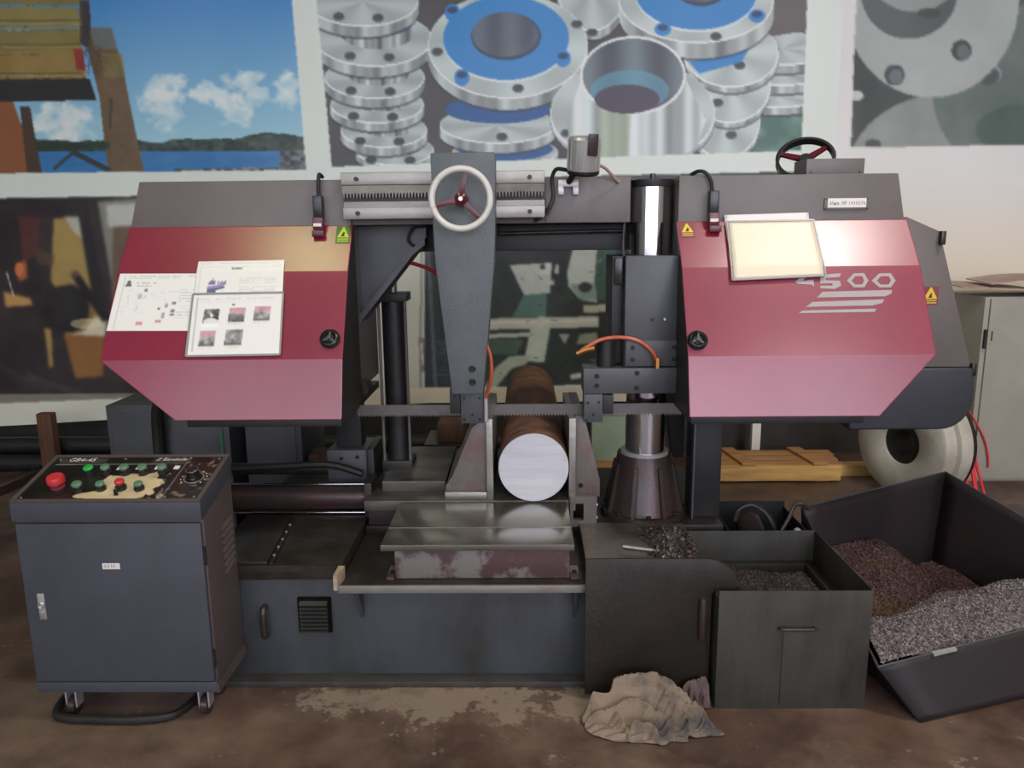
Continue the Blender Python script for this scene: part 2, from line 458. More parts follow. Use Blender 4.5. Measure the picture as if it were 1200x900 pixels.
_lat = rng.random((64,64))
def vn(x, y, sc):
    out = 0; amp = 0.5; tot = 0
    for o in range(4):
        fx, fy = x/sc*(2**o)+o*7.3, y/sc*(2**o)+o*3.1
        i, j = np.floor(fx).astype(int), np.floor(fy).astype(int); a, b = fx-i, fy-j
        a = a*a*(3-2*a); b = b*b*(3-2*b)
        g = lambda p, q: _lat[q % 64, p % 64]
        out = out + amp*((g(i,j)*(1-a)+g(i+1,j)*a)*(1-b)+(g(i,j+1)*(1-a)+g(i+1,j+1)*a)*b); tot += amp; amp *= 0.55
    return out/tot
def mixc(a, b, t):
    t = np.clip(t, 0, 1)[:,None]; return np.array(a, float)*(1-t) + np.array(b, float)*t

ART_ALB = 1.2
def printed(name, art, verts_xyz, uv, nx, ny, material, parent=None, thick=None):
    """grid sheet (ny rows x nx columns) coloured per vertex from the artwork"""
    c = lin(np.clip(art.sample(uv[:,0], uv[:,1]), 0, 255))*ART_ALB
    c = np.clip(c, 0, 0.86)
    org = verts_xyz.mean(0); V = verts_xyz - org
    idx = np.arange(nx*ny).reshape(ny, nx)
    q = np.stack([idx[:-1,:-1], idx[1:,:-1], idx[1:,1:], idx[:-1,1:]], -1).reshape(-1, 4)
    me = bpy.data.meshes.new(name)
    me.vertices.add(len(V)); me.vertices.foreach_set('co', V.astype(np.float32).ravel())
    me.loops.add(q.size); me.loops.foreach_set('vertex_index', q.ravel().astype(np.int32))
    me.polygons.add(len(q)); me.polygons.foreach_set('loop_start', np.arange(0, q.size, 4, dtype=np.int32))
    me.polygons.foreach_set('loop_total', np.full(len(q), 4, np.int32))
    me.update(calc_edges=True)
    at = me.color_attributes.new('print', 'FLOAT_COLOR', 'POINT')
    at.data.foreach_set('color', np.concatenate([c, np.ones((len(c),1))], 1).astype(np.float32).ravel())
    me.polygons.foreach_set('use_smooth', np.ones(len(q), bool))
    me.materials.append(material)
    o = bpy.data.objects.new(name, me)
    link(o, parent, Vector(org))
    if thick:
        sd = o.modifiers.new('thickness', 'SOLIDIFY'); sd.thickness = thick; sd.offset = -1
    return o

# --- flange photograph and its neighbours on the long banner (artwork units are free drawing units)
A = Art(-330, -90, 1000, 520, 1.0, (211,217,207))
def steel(cx, rx, ph=0.0, base=178, amp=48):
    def f(x, y):
        t = (x-cx)/rx
        v = base + amp*(0.5*np.sin(7*t+ph) + 0.35*np.sin(17*t+2*ph) + 0.25*np.sin(31*t+ph*3))
        return np.stack([v*0.97, v*1.01, v*0.99], -1)
    return f
BLUE, BLUE_D = (52,128,190), (36,84,140)
def disc(cx, cy, rx, ry, th, ph=0, top=196, ring=None, hole=None, holes=(), skirt=0):
    A.ell(cx, cy+th+3, rx, ry, (52,54,56), al=0.6)
    A.ell(cx, cy+th, rx, ry, steel(cx, rx, ph, 158, 44)); A.poly([(cx-rx,cy),(cx+rx,cy),(cx+rx,cy+th),(cx-rx,cy+th)], steel(cx, rx, ph, 158, 44))
    A.ell(cx, cy, rx, ry, lambda x, y: np.stack([top+14*np.sin(5*np.arctan2((y-cy)/ry, (x-cx)/rx)+ph)]*3, -1)*np.array([0.91,0.96,0.94]))
    A.put(A.ellmask(cx, cy, rx, ry) & ~A.ellmask(cx, cy-0.8, rx-1.2, ry-1.0), (226,230,226))
    for hx, hy in holes:
        A.ell(hx, hy, 7, 5.5, (120,124,122)); A.ell(hx, hy-0.8, 6, 4.4, (64,68,70))
    if ring:
        A.ell(ring[0], ring[1]+3, ring[2], ring[3], (212,216,214)); A.ell(*ring, BLUE)
    if hole:
        A.ell(*hole, (44,64,84)); A.ell(hole[0]-1, hole[1]-2, hole[2]-2, hole[3]-2, lambda x, y: mixc((74,80,92), (96,104,112), 0.5+0.5*np.sin(x*0.16)))
A.clip = A.polymask([(-330,-90),(332,-90),(341,0),(358,199),(-330,206)])
A.put(A.clip, lambda x, y: mixc((60,126,188), (150,192,206), (y+20)/185.0))
def clouds(x, y):
    return mixc((150,190,206), (214,218,212), (vn(x, y*1.4, 60)-0.35)*2.2)
cm = A.clip.copy()
for cx, cy, rx, ry in ((195,96,26,10),(190,125,24,28),(285,96,26,13),(240,108,20,12),(275,125,26,20),(335,98,16,14),(330,118,22,14),(75,145,46,22),(300,112,26,16),(60,135,20,16)):
    dd = 1.25 - ((A.X-cx)/rx)**2 - ((A.Y-cy)/ry)**2 + (vn(A.X, A.Y*1.3, 16)-0.5)*3.2
    A.put(A.clip, lambda x, y: mixc((176,204,212), (232,232,224), (vn(x+9, y*1.4+5, 18)-0.25)*2.0), np.clip(dd*0.9, 0, 0.9))
A.put((A.Y > 166-8*(vn(A.X, A.X*0, 30)-0.3)-10*np.exp(-((A.X-320)/40.0)**2)) & (A.Y < 181), lambda x, y: mixc((36,52,46), (92,104,92), vn(x, y, 7)*1.4-0.4))
A.put((A.Y > 177) & (A.Y < 202) & (A.X < 332), lambda x, y: mixc((44,104,158), (66,126,176), vn(x*0.3, y, 6)))
A.put((A.Y > 176) & (A.X > 328), lambda x, y: mixc((48,52,56), (170,176,176), vn(x, y, 6)*1.6-0.6))
A.put((A.Y > 195+4*vn(A.X, A.X*0, 14)) & (A.X > 203), lambda x, y: mixc((52,58,58), (190,190,180), vn(x, y, 5)*1.7-0.6))
for pts, c in (([(-330,-90),(100,-90),(95,5),(-330,2)], (120,112,66)), ([(-330,4),(90,8),(92,31),(-330,33)], (142,130,72)),
               ([(-330,33),(92,33),(95,60),(-330,62)], (128,118,66)), ([(-330,62),(95,58),(100,92),(-330,92)], (150,122,66)),
               ([(-330,92),(104,92),(112,117),(-330,123)], (44,42,42)), ([(103,32),(130,32),(145,88),(168,203),(126,203),(116,115),(102,60)], (112,88,62)),
               ([(104,32),(131,32),(137,58),(110,56)], (108,128,136)), ([(117,62),(142,62),(146,90),(120,90)], (138,124,72)),
               ([(-330,112),(12,118),(42,204),(-330,204)], (134,84,52)), ([(20,124),(32,124),(46,203),(28,203)], (72,56,48)),
               ([(84,56),(95,56),(99,82),(88,82)], (150,44,46)), ([(92,0),(104,0),(106,58),(92,50)], (58,54,54))):
    A.poly(pts, c)
for k in range(30): A.line(4+3.2*k, 90, 4+3.2*k, 97, 1.4, (44,42,42))
for y in (22, 50, 84):
    A.line(-330, y, 94, y+1, 1.6, (92,88,58)); A.line(0, y+4, 94, y+5, 1.2, (176,170,120), 0.6)
A.line(40, 172, 128, 170, 8, (44,58,44)); A.line(60, 198, 84, 178, 4, (60,64,62)); A.line(84, 178, 128, 200, 6, (56,58,58)); A.line(130, 115, 128, 150, 3, (50,46,44))
for k in range(26):
    x = random.uniform(-60, 92); y = random.choice((6,30,34,58,63,88)); A.line(x, y, x+random.uniform(2,9), y, 2.2, random.choice(((70,66,44),(186,180,140),(96,90,60))), 0.7)
for k in range(14): A.line(92+random.uniform(0,26), random.uniform(35,85), 96+random.uniform(0,30), random.uniform(35,88), 1.2, (64,60,54), 0.7)
A.put(A.polymask([(103,32),(130,32),(145,88),(168,203),(126,203),(116,115),(102,60)]), lambda x, y: mixc((60,52,42), (120,100,70), vn(x, y, 18)), 0.45)
A.put(A.X < 100, lambda x, y: mixc((70,60,40), (160,140,90), vn(x, y, 24)), 0.22*((A.Y < 92) & (A.X < 96)).astype(float))
# the stacks of flanges
A.clip = A.polymask([(364,-90),(370,0),(388,195),(940,176),(948,0),(950,-90)])
A.put(A.clip, lambda x, y: mixc((56,54,56), (84,80,82), vn(x, y, 60)))
A.poly([(836,178),(872,128),(950,100),(950,180)], lambda x, y: mixc((70,104,90), (120,150,138), vn(x, y, 26)*1.8-0.7))
A.poly([(845,178),(880,128),(890,126),(860,178)], (128,124,108))
for k, (cx, cy, rx, ry, th) in enumerate(((462,176,46,18,7),(449,152,51,21,9),(441,122,55,22,9),(438,90,59,25,10),(437,45,69,32,12),(424,0,66,30,12))):
    disc(cx, cy, rx, ry, th, k*1.3, 184, holes=((cx-28,cy+ry*0.62),(cx+18,cy+ry*0.66)))
    if k < 5:
        A.ell(cx+4, cy-ry*0.2, rx*0.62, ry*0.55, steel(cx, rx*0.6, k, 150, 60)); A.ell(cx+4, cy-ry*0.55, rx*0.6, ry*0.4, BLUE_D)
disc(592, 178, 62, 18, 6, 0.4, 180); A.ell(592, 174, 56, 14, BLUE_D)
disc(583, 146, 68, 22, 11, 2.0, 186, holes=((588,160),)); A.ell(583, 128, 62, 16, BLUE_D)
disc(912, 112, 60, 14, 8, 1.1, 190); disc(916, 84, 64, 16, 9, 0.5, 182); disc(918, 56, 66, 20, 9, 2.2, 186, holes=((908,57),))
A.poly([(880,-90),(950,-90),(950,34),(890,44)], (92,88,86))
disc(850, 140, 42, 46, 5, 0.3, 192, holes=((858,158),)); disc(856, 100, 48, 44, 5, 1.4, 196, holes=((842,120),)); disc(858, 62, 56, 40, 6, 2.2, 196, holes=((868,76),))
A.poly([(808,72),(880,55),(870,72),(820,86)], BLUE)
disc(694, -20, 42, 56, 10, 0.2, 188, holes=((694,38),))
disc(817, -2, 92, 52, 18, 2.6, 198, holes=((776,32),(840,42),(890,16)), ring=(817,-10,72,44), hole=(822,-20,34,26))
for bx, by in ((777,34),(889,17)): A.ell(bx, by, 10, 8, BLUE); A.ell(bx, by-2, 6, 4, (40,70,110))
disc(595, 53, 94, 62, 13, 1.0, 198, ring=(593,44,74,49), hole=(593,42,41,28), holes=((512,60),(607,103),(676,28)))
for bx, by in ((541,90),(660,68),(530,14)): A.ell(bx, by, 9, 10, BLUE); A.ell(bx, by-3, 6, 4, (38,66,104))
disc(742, 132, 97, 62, 5, 2.0, 194, holes=((664,156),(820,138),(776,182)))
A.poly([(682,90),(803,90),(828,140),(818,172),(780,192),(700,192),(668,172),(664,140)], steel(742, 82, 0.6, 184, 56))
A.poly([(700,130),(740,134),(735,192),(705,192)], (150,168,124), 0.45)
A.ell(742, 88, 62, 46, (226,228,222)); A.ell(742, 88, 59, 43, lambda x, y: mixc((110,124,128), (70,76,84), 0.5+0.5*np.sin((x-700)*0.11)))
A.ell(738, 106, 46, 24, (88,148,172), al=0.7); A.ell(735, 116, 38, 17, (66,58,70))
# lower row: workshop photograph on the left, lathe photograph in the middle
A.clip = A.polymask([(-330,236),(410,226),(410,452),(150,468),(-330,484)])
A.put(A.clip, lambda x, y: mixc((30,27,30), (62,52,52), vn(x, y, 70)*1.4-0.3))
for pts, c, al in (([(60,256),(95,254),(112,340),(118,420),(58,330)], (190,160,86), 0.9), ([(112,236),(160,232),(162,330),(128,330)], (140,144,130), 1),
                   ([(122,240),(158,238),(158,264),(124,266)], (206,208,200), 1), ([(130,266),(160,264),(150,360),(128,352)], (112,92,74), 1),
                   ([(72,252),(90,252),(94,280),(84,272)], (196,196,180), 1), ([(88,244),(100,242),(122,350),(122,385),(108,360)], (26,25,27), 1),
                   ([(108,372),(124,370),(120,395),(72,392)], (236,224,196), 1), ([(72,392),(120,395),(118,442),(86,444)], (150,100,52), 1),
                   ([(2,342),(34,350),(36,358),(4,360)], (206,160,88), 1), ([(16,310),(28,304),(30,326),(20,330)], (190,104,62), 1),
                   ([(15,240),(45,250),(40,300),(25,306)], (92,44,44), 0.8), ([(-330,232),(100,232),(100,254),(-330,254)], (34,30,36), 0.8),
                   ([(50,385),(58,386),(60,430),(56,432)], (186,150,80), 1), ([(40,290),(62,300),(60,312),(42,310)], (96,70,50), 0.7)):
    A.poly(pts, c, al)
A.ell(84, 362, 24, 29, (24,23,25)); A.put(A.ellmask(78, 362, 30, 30) & ~A.ellmask(75, 362, 27, 29) & (A.X > 70), (150,112,62)); A.ell(72, 362, 22, 27, (30,29,31))
A.line(86, 322, 122, 376, 9, (22,21,23)); A.ell(86, 321, 5, 4, (110,76,70)); A.line(30, 440, 110, 470, 7, (70,72,82), 0.5); A.line(-20, 420, 60, 462, 5, (64,66,78), 0.4)
A.soften(A.clip, 7)
A.put(A.clip, lambda x, y: mixc((20,18,20), (120,96,70), vn(x, y, 13)), 0.16)
A.ell(20, 316, 5, 8, (206,118,70), al=0.8); A.line(5, 318, 14, 348, 1.2, (220,220,214)); A.ell(98, 380, 18, 6, (250,232,180), al=0.5)
A.clip = A.polymask([(497,210),(960,200),(960,448),(497,455)])
A.put(A.clip, lambda x, y: mixc((30,34,34), (56,62,58), vn(x, y, 50)*1.5-0.3))
for pts, c in (([(597,311),(647,308),(645,344),(614,346)], (206,208,200)), ([(614,346),(641,344),(640,372),(600,372)], (86,124,112)),
               ([(633,309),(646,308),(646,322),(633,322)], (226,228,222)), ([(634,330),(650,328),(650,334),(634,335)], (214,216,210)), ([(651,310),(655,310),(655,321),(650,321)], (206,208,202)),
               ([(672,290),(700,290),(697,335),(700,355),(680,352),(666,335),(665,318)], (202,206,194)), ([(668,333),(700,332),(700,352),(680,352)], (134,158,146)),
               ([(700,290),(722,290),(722,352),(702,352),(697,330)], (62,88,80)), ([(684,358),(720,357),(720,366),(684,367)], (196,196,170)),
               ([(560,374),(702,371),(702,384),(560,387)], (208,206,190)), ([(560,378),(702,375),(702,377),(560,380)], (240,238,226)), ([(570,392),(622,390),(620,395),(570,397)], (196,200,186)),
               ([(622,384),(645,384),(638,425),(614,424)], (196,204,184)), ([(630,372),(637,371),(637,384),(630,384)], (216,214,200)),
               ([(597,418),(624,416),(616,428),(600,432),(580,456),(568,456),(580,432)], (176,184,160)), ([(560,398),(614,398),(606,416),(560,416)], (70,92,72)),
               ([(655,392),(668,392),(662,404)], (176,180,170)), ([(668,440),(690,436),(690,442),(670,446)], (206,208,190)), ([(680,392),(700,390),(702,404),(676,404)], (150,156,126)),
               ([(497,240),(506,240),(520,455),(497,455)], (44,46,52)), ([(497,260),(502,260),(512,455),(508,455)], (92,94,100))):
    A.poly(pts, c)
A.ell(686, 337, 8, 6, (46,48,48)); A.ell(636, 313, 3, 3, (50,50,50))
for k in range(12): A.line(505+random.random()*18, 395+5*k, 520+random.random()*20, 392+5*k+random.random()*6, 1.2, (120,122,124), 0.6)
A.soften(A.clip, 2)
A.put(A.clip, lambda x, y: mixc((24,28,28), (150,160,150), vn(x, y, 9)), 0.14)
for k in range(40):
    x, y = random.uniform(560,735), random.uniform(295,450); A.line(x, y, x+random.uniform(-8,8), y+random.uniform(-5,5), random.uniform(0.8,2), random.choice(((20,22,22),(150,160,150),(90,104,96))), 0.6)
A.clip[:] = True
A.line(412, 232, 412, 452, 3, (180,178,170)); A.line(494, 262, 492, 455, 3, (110,110,104))
A.poly([(490,396),(497,396),(499,434),(492,438)], (60,58,54)); A.poly([(492,402),(495,402),(496,428),(494,430)], (206,200,188))
A.put((A.X > 412) & (A.X < 497) & (A.Y > 225) & (A.Y < 456) , lambda x, y: mixc((206,204,190), (168,160,142), (y-300)/160.0), 0.55)
A.put((A.Y > 455) & (A.X > 380), (206,180,138), 0.55)
A.put((A.Y > 462-A.X*0.0) & (A.X <= 380), (198,190,168), 0.5)
A.blur(1)

AR = Art(960, -90, 1420, 520, 0.7, (214,213,208))
AR.clip = AR.polymask([(1012,-90),(1010,0),(1000,172),(1420,164),(1420,-90)])
AR.put(AR.clip, lambda x, y: mixc((86,90,88), (66,70,68), vn(x, y, 50)))
AR.ell(1130, 205, 135, 100, lambda x, y: mixc((150,156,150), (122,128,122), vn(x, y, 40)))
AR.ell(1027, 168, 10, 6, (84,88,86)); AR.ell(1008, 110, 9, 6, (190,194,188))
AR.ell(1240, 110, 140, 110, lambda x, y: mixc((112,120,114), (86,100,92), vn(x, y, 30)))
AR.ell(1210, 150, 60, 30, (62,82,72), al=0.5)
AR.ell(1167, 84, 15, 13, (132,140,138)); AR.ell(1166, 86, 13, 11, (78,86,86))
AR.ell(1098, 2, 102, 110, lambda x, y: mixc((172,178,172), (150,156,150), vn(x, y, 60)))
AR.ell(1072, -14, 57, 56, (84,88,86)); AR.ell(1078, -30, 50, 40, (140,146,140)); AR.ell(1095, 12, 14, 6, (70,74,72))
for hx, hy in ((1055,85),(1134,56)): AR.ell(hx, hy, 12, 12.5, (70,76,76)); AR.ell(hx+2, hy+2, 8, 9, (104,110,110))
AR.clip[:] = True
AR.put((AR.Y > 200), lambda x, y: mixc((214,213,208), (214,202,180), (y-200)/120.0))
AR.blur(1)

HM = np.array([[158.7016, -22.07508, 616.03972], [-2.52183, -172.92288, 536.60376], [-0.00306, -0.03404, 1.0]])
def art_uv(x, z):
    q = HM @ np.stack([x, z, np.ones_like(x)]); return np.stack([q[0]/q[2], q[1]/q[2]], -1)
def banner(name, art, x0, x1, z0, z1, step, wave, y, label):
    nx, ny = int((x1-x0)/step), int((z1-z0)/step)
    xs, zs = np.linspace(x0, x1, nx), np.linspace(z1, z0, ny)
    X, Z = np.meshgrid(xs, zs); X = X.ravel(); Z = Z.ravel()
    # the lower hem rises towards the middle of the sheet
    hem = 0.26 + 0.15*np.clip((X+3.9)/3.2, 0, 1)
    Z2 = hem + (Z-z0)*(z1-hem)/(z1-z0)
    V = np.stack([X, y + wave(X, Z2), Z2], -1)
    o = printed(name, art, V, art_uv(X, Z2), nx, ny, M['banner_print'])
    return tag(o, label, 'banner')
banner('wall_banner', A, -5.3, 2.10, 0.26, 3.5, 0.0095,
       lambda x, z: 0.010*np.sin(x*2.1+z*1.3) + 0.006*np.sin(x*5.3-z*2.2) + 0.004*np.sin(z*6+x), 5.42,
       'long vinyl banner printed with flanges, blue sky and workshop photographs')
banner('wall_banner', AR, 2.02, 4.9, 0.26, 3.5, 0.013,
       lambda x, z: 0.008*np.sin((x+0.55*z)*7.0) + 0.014*np.sin((x+0.7*z)*3.1) + 0.004*np.sin(z*5), 5.462,
       'vinyl banner with one big grey flange picture, above the grey cabinet')

# ------------------------------------------------------------------ the band saw
saw = thing('band_saw', (-0.1, 3.0, 0), 'large double column band saw with red hoods and grey steel frame', 'band saw')

# --- base
base = B('base', M['base_paint'], saw, (-1.16, 0.63, 2.56, 3.75, 0.02, 0.395), 0.006)
B('plinth', M['plinth_paint'], saw, (-1.20, 0.60, 2.505, 3.74, 0.0, 0.022), 0.003)
deck = obj('deck', box(NB(), -1.16, -0.66, 2.55, 3.75, 0.396, 0.452), M['oily_steel'], saw, 0.003)
B('deck', M['oily_steel'], saw, (-0.655, 0.80, 2.96, 3.75, 0.396, 0.436), 0.003)
tray = B('drip_tray', M['oily_steel'], saw, (-0.655, 0.215, 2.475, 2.955, 0.396, 0.406), 0.001)
B('lip', M['rail_steel'], tray, (-0.655, 0.212, 2.465, 2.475, 0.385, 0.412), 0.001)
edge = NB(); prism_xy(edge, [(-0.668,2.545),(-0.645,2.545),(-0.652,2.465),(-0.668,2.465)], 0.396, 0.452)
obj('lip', edge, M['worn_edge'], tray)
for x in (-0.60, 0.165):
    obj('gusset', prism_yz(NB(), [(2.56,0.385),(2.478,0.385),(2.56,0.245)], x, x+0.012), M['base_paint'], saw)
vent = obj('vent', box(NB(), -0.825, -0.705, 2.545, 2.56, 0.192, 0.328), M['matte_black'], saw, 0.004)
for k in range(8):
    z = 0.200 + 0.0152*k
    obj('slat', prism_yz(NB(), [(2.545,z+0.011),(2.530,z),(2.545,z+0.003)], -0.815, -0.715), M['black_steel'], vent)
hk = tube(NB(), [(-0.945,2.56,0.29),(-0.945,2.53,0.285),(-0.945,2.525,0.24),(-0.945,2.53,0.19),(-0.945,2.56,0.18)], 0.012, 8)
obj('handle', hk, M['oily_steel'], saw)
# oily cover plate on the left of the deck, with its edge lit by wear
pl = prism_xy(NB(), [(-1.16,2.553),(-0.925,2.553),(-0.975,3.02),(-1.16,3.02)], 0.453, 0.464)
obj('cover_plate', pl, M['oily_steel'], saw, 0.002)
obj('gasket_strip', prism_xy(NB(), [(-0.918,2.553),(-0.905,2.553),(-0.957,3.02),(-0.972,3.02)], 0.453, 0.459), M['black_steel'], saw)
for k in range(5):
    y = 2.62 + 0.075*k
    bolt(saw, (-0.914-0.107*(y-2.553), y, 0.459), 0.006, (0,0,1), M['bolt_bright'])
obj('deck_edge', box(NB(), -1.16, -0.668, 2.545, 2.55, 0.43, 0.453), M['oily_steel'], saw)

# --- work table
tb = B('work_table', M['table_steel'], saw, (-0.507, 0.166, 2.662, 2.925, 0.525, 0.548), 0.002)
B('front_leaf', M['table_steel'], tb, (-0.507, 0.166, 2.50, 2.658, 0.525, 0.547), 0.002)
B('table_block', M['block_rusty'], saw, (-0.465, 0.152, 2.535, 2.86, 0.407, 0.524), 0.004)
B('foot', M['block_rusty'], saw, (-0.495, -0.468, 2.52, 2.62, 0.407, 0.418), 0.002)
B('foot', M['block_rusty'], saw, (0.154, 0.185, 2.52, 2.62, 0.407, 0.418), 0.002)
for x in (-0.48, 0.17): bolt(saw, (x, 2.56, 0.418), 0.009, (0,0,1))

# --- vise bed, jaws and ram
vb = B('vise_bed', M['oily_machined'], saw, (-0.655, 0.172, 2.945, 3.72, 0.505, 0.5495), 0.003)
B('vise_rib', M['cast_oily'], saw, (-0.645, -0.53, 2.975, 3.6, 0.437, 0.504), 0.003)
B('vise_rib', M['cast_oily'], saw, (-0.40, 0.12, 3.0, 3.6, 0.437, 0.504), 0.003)
B('vise_slide', M['oily_machined'], saw, (-0.60, -0.335, 3.06, 3.6, 0.550, 0.595), 0.003)
jl = obj('moving_jaw', prism_xz(NB(), [(-0.326,0.550),(-0.134,0.550),(-0.134,0.885),(-0.160,0.888),(-0.216,0.84),(-0.298,0.64),(-0.326,0.60)], 2.985, 3.46), M['jaw_steel'], saw, 0.003)
rim = NB(); box(rim, -0.157, -0.131, 2.958, 3.47, 0.550, 0.884)
obj('jaw_plate', rim, M['machined'], jl, 0.002)
obj('jaw_foot', box(NB(), -0.328, -0.158, 2.958, 2.985, 0.550, 0.580), M['machined'], jl, 0.002)
jr = obj('fixed_jaw', prism_xz(NB(), [(0.198,0.550),(0.300,0.550),(0.300,0.62),(0.236,0.888),(0.198,0.888)], 2.985, 3.46), M['jaw_steel'], saw, 0.003)
obj('jaw_plate', box(NB(), 0.173, 0.200, 2.958, 3.47, 0.50, 0.884), M['machined'], jr, 0.002)
ft = NB()
box(ft, 0.178, 0.285, 2.945, 2.975, 0.437, 0.463); box(ft, 0.178, 0.285, 2.945, 2.975, 0.535, 0.565)
box(ft, 0.232, 0.285, 2.945, 2.975, 0.463, 0.535); box(ft, 0.178, 0.190, 2.945, 2.975, 0.463, 0.535)
obj('jaw_foot', ft, M['jaw_steel'], jr)
for z in (0.46, 0.515): cb = bolt(jr, (0.286, 2.99, z), 0.008, (1,0,0), M['bolt_bright'])
bolt(jr, (0.222, 2.984, 0.60), 0.010)
ram = obj('vise_cylinder', cyl(NB(), (-1.30,3.10,0.515), (-0.665,3.10,0.515), 0.056, seg=28), M['cast_oily'], saw)
obj('tie_rod', cyl(NB(), (-1.30,3.055,0.462), (-0.665,3.055,0.462), 0.006), M['chrome'], ram)
obj('tie_rod', cyl(NB(), (-1.30,3.08,0.578), (-0.665,3.08,0.578), 0.007), M['chrome'], ram)
obj('end_cap', box(NB(), -0.672, -0.64, 3.03, 3.17, 0.438, 0.595), M['oily_steel'], ram, 0.003)
obj('guide_rod', cyl(NB(), (-1.30,3.23,0.60), (-0.66,3.23,0.60), 0.026), M['oily_steel'], saw)
obj('feed_hose', tube(NB(), [(-1.28,3.16,0.62),(-1.02,3.15,0.635),(-0.84,3.15,0.64),(-0.70,3.15,0.60)], 0.016), M['rubber'], saw)
vbx = B('valve_block', M['grey_dark'], saw, (-0.862, -0.69, 3.20, 3.42, 0.452, 0.69), 0.004)
for x, z in ((-0.80,0.655),(-0.76,0.615),(-0.73,0.66)): bolt(vbx, (x, 3.20, z), 0.008)
B('frame_post', M['black_steel'], saw, (-0.83, -0.72, 3.25, 3.35, 0.691, 0.99), 0.003)
B('side_plate', M['black_steel'], saw, (-0.685, -0.655, 3.18, 3.40, 0.437, 0.70), 0.003)

# --- hydraulic lift cylinder behind the arm
hc = obj('lift_cylinder', cyl(NB(), (-0.567,3.32,0.60), (-0.567,3.32,1.33), 0.052, seg=28), M['black_steel'], saw)
obj('cap', box(NB(), -0.635, -0.50, 3.255, 3.385, 1.325, 1.362), M['black_steel'], hc, 0.006)
obj('cap', box(NB(), -0.635, -0.50, 3.255, 3.385, 0.575, 0.625), M['black_steel'], hc, 0.006)
for dx in (-0.057, 0.057): obj('tie_rod', cyl(NB(), (-0.567+dx,3.268,0.62), (-0.567+dx,3.268,1.33), 0.0065), M['grey_paint'], hc)
obj('piston_rod', cyl(NB(), (-0.567,3.32,1.36), (-0.567,3.32,1.56), 0.018), M['machined'], hc)
cl = NB(); box(cl, -0.615, -0.595, 3.28, 3.36, 0.437, 0.58); box(cl, -0.54, -0.52, 3.28, 3.36, 0.437, 0.58); cyl(cl, (-0.64,3.32,0.51), (-0.495,3.32,0.51), 0.02)
obj('clevis', cl, M['cast_oily'], hc)

# --- column, its cast foot and slider
co = obj('column', lathe(NB(), [(0,0.44),(0.081,0.44),(0.081,1.795),(0.077,1.80),(0,1.80)], (0.497,3.10,0), (0,0,1), 48), M['chrome'], saw)
obj('column_cap', lathe(NB(), [(0.083,1.775),(0.086,1.79),(0.086,1.803),(0,1.803),(0,1.80),(0.06,1.80)], (0.497,3.10,0), (0,0,1), 48), M['black_steel'], co)
obj('cap_screw', cyl(NB(), (0.497,3.06,1.803), (0.497,3.06,1.825), 0.011, seg=6), M['bolt'], co)
wire = NB(); box(wire, 0.375, 0.43, 3.03, 3.06, 1.80, 1.806); tube(wire, [(0.385,3.04,1.80),(0.388,3.03,1.68),(0.382,3.02,1.56),(0.386,3.01,1.50)], 0.004, 6)
obj('limit_rod', wire, M['oily_steel'], co)
fo = obj('column_foot', lathe(NB(), [(0.083,0.66),(0.084,0.70),(0.112,0.70),(0.116,0.675),(0.120,0.66),(0.150,0.475),(0.158,0.462),(0.178,0.460),(0.180,0.437),(0,0.437)], (0.497,3.12,0), (0,0,1), 16), M['cast_oily'], saw, ang=50)
for k in range(8):
    a = 2*PI*k/8 + PI/8; c, s = math.cos(a), math.sin(a)
    def q(r, w, z): return (0.497 + r*c - w*s, 3.12 + r*s + w*c, z)
    obj('rib', hull(NB(), [q(0.11,-0.008,0.66), q(0.11,-0.008,0.46), q(0.172,-0.008,0.46), q(0.128,-0.008,0.66)], [q(0.11,0.008,0.66), q(0.11,0.008,0.46), q(0.172,0.008,0.46), q(0.128,0.008,0.66)]), M['cast_oily'], fo)
    a2 = 2*PI*k/8
    bolt(fo, (0.497+0.164*math.cos(a2), 3.12+0.164*math.sin(a2), 0.460), 0.010, (0,0,1), M['bolt'], 0.014)
obj('wiper_ring', lathe(NB(), [(0.082,0.70),(0.098,0.70),(0.098,0.716),(0.082,0.716)], (0.497,3.11,0), (0,0,1), 32, closed=True), M['alu'], fo)
sl = B('column_slider', M['grey_dark'], saw, (0.382, 0.594, 2.93, 3.25, 1.095, 1.517), 0.004)
B('wing_plate', M['black_steel'], sl, (0.338, 0.381, 2.99, 3.22, 1.098, 1.515), 0.003)
B('base_plate', M['grey_dark'], sl, (0.386, 0.592, 2.918, 2.93, 1.098, 1.198), 0.002)
for x in (0.412, 0.57):
    for z in (1.125, 1.172): bolt(sl, (x, 2.918, z), 0.008)
bolt(sl, (0.487, 2.93, 1.276), 0.007); bolt(sl, (0.533, 2.93, 1.278), 0.005, (0,-1,0), M['bolt_bright'])
B('limit_switch', M['black_plastic'], sl, (0.345, 0.375, 2.955, 2.99, 1.41, 1.51), 0.004)

# --- fixed guide arm on the slider and its blade guide
ga = B('guide_bracket', M['grey_dark'], saw, (0.224, 0.628, 2.90, 3.02, 0.995, 1.094), 0.003)
for x in (0.275,):
    for z in (1.065, 1.028): bolt(ga, (x, 2.90, z), 0.009)
for x in (0.428, 0.605):
    for z in (1.075, 1.018): bolt(ga, (x, 2.90, z), 0.009)
obj('oil_cup', cyl(NB(), (0.315,2.96,1.094), (0.315,2.96,1.195), 0.036, seg=24), M['black_steel'], ga)
B('guide_block', M['grey_dark'], saw, (0.226, 0.298, 2.89, 2.966, 0.885, 0.994), 0.002)
gb = B('guide_block', M['black_steel'], saw, (0.30, 0.34, 2.90, 2.966, 0.915, 0.990), 0.002)
for x, z in ((0.240,0.962),(0.282,0.965),(0.262,0.915),(0.236,0.895)): bolt(saw, (x, 2.89, z), 0.005)

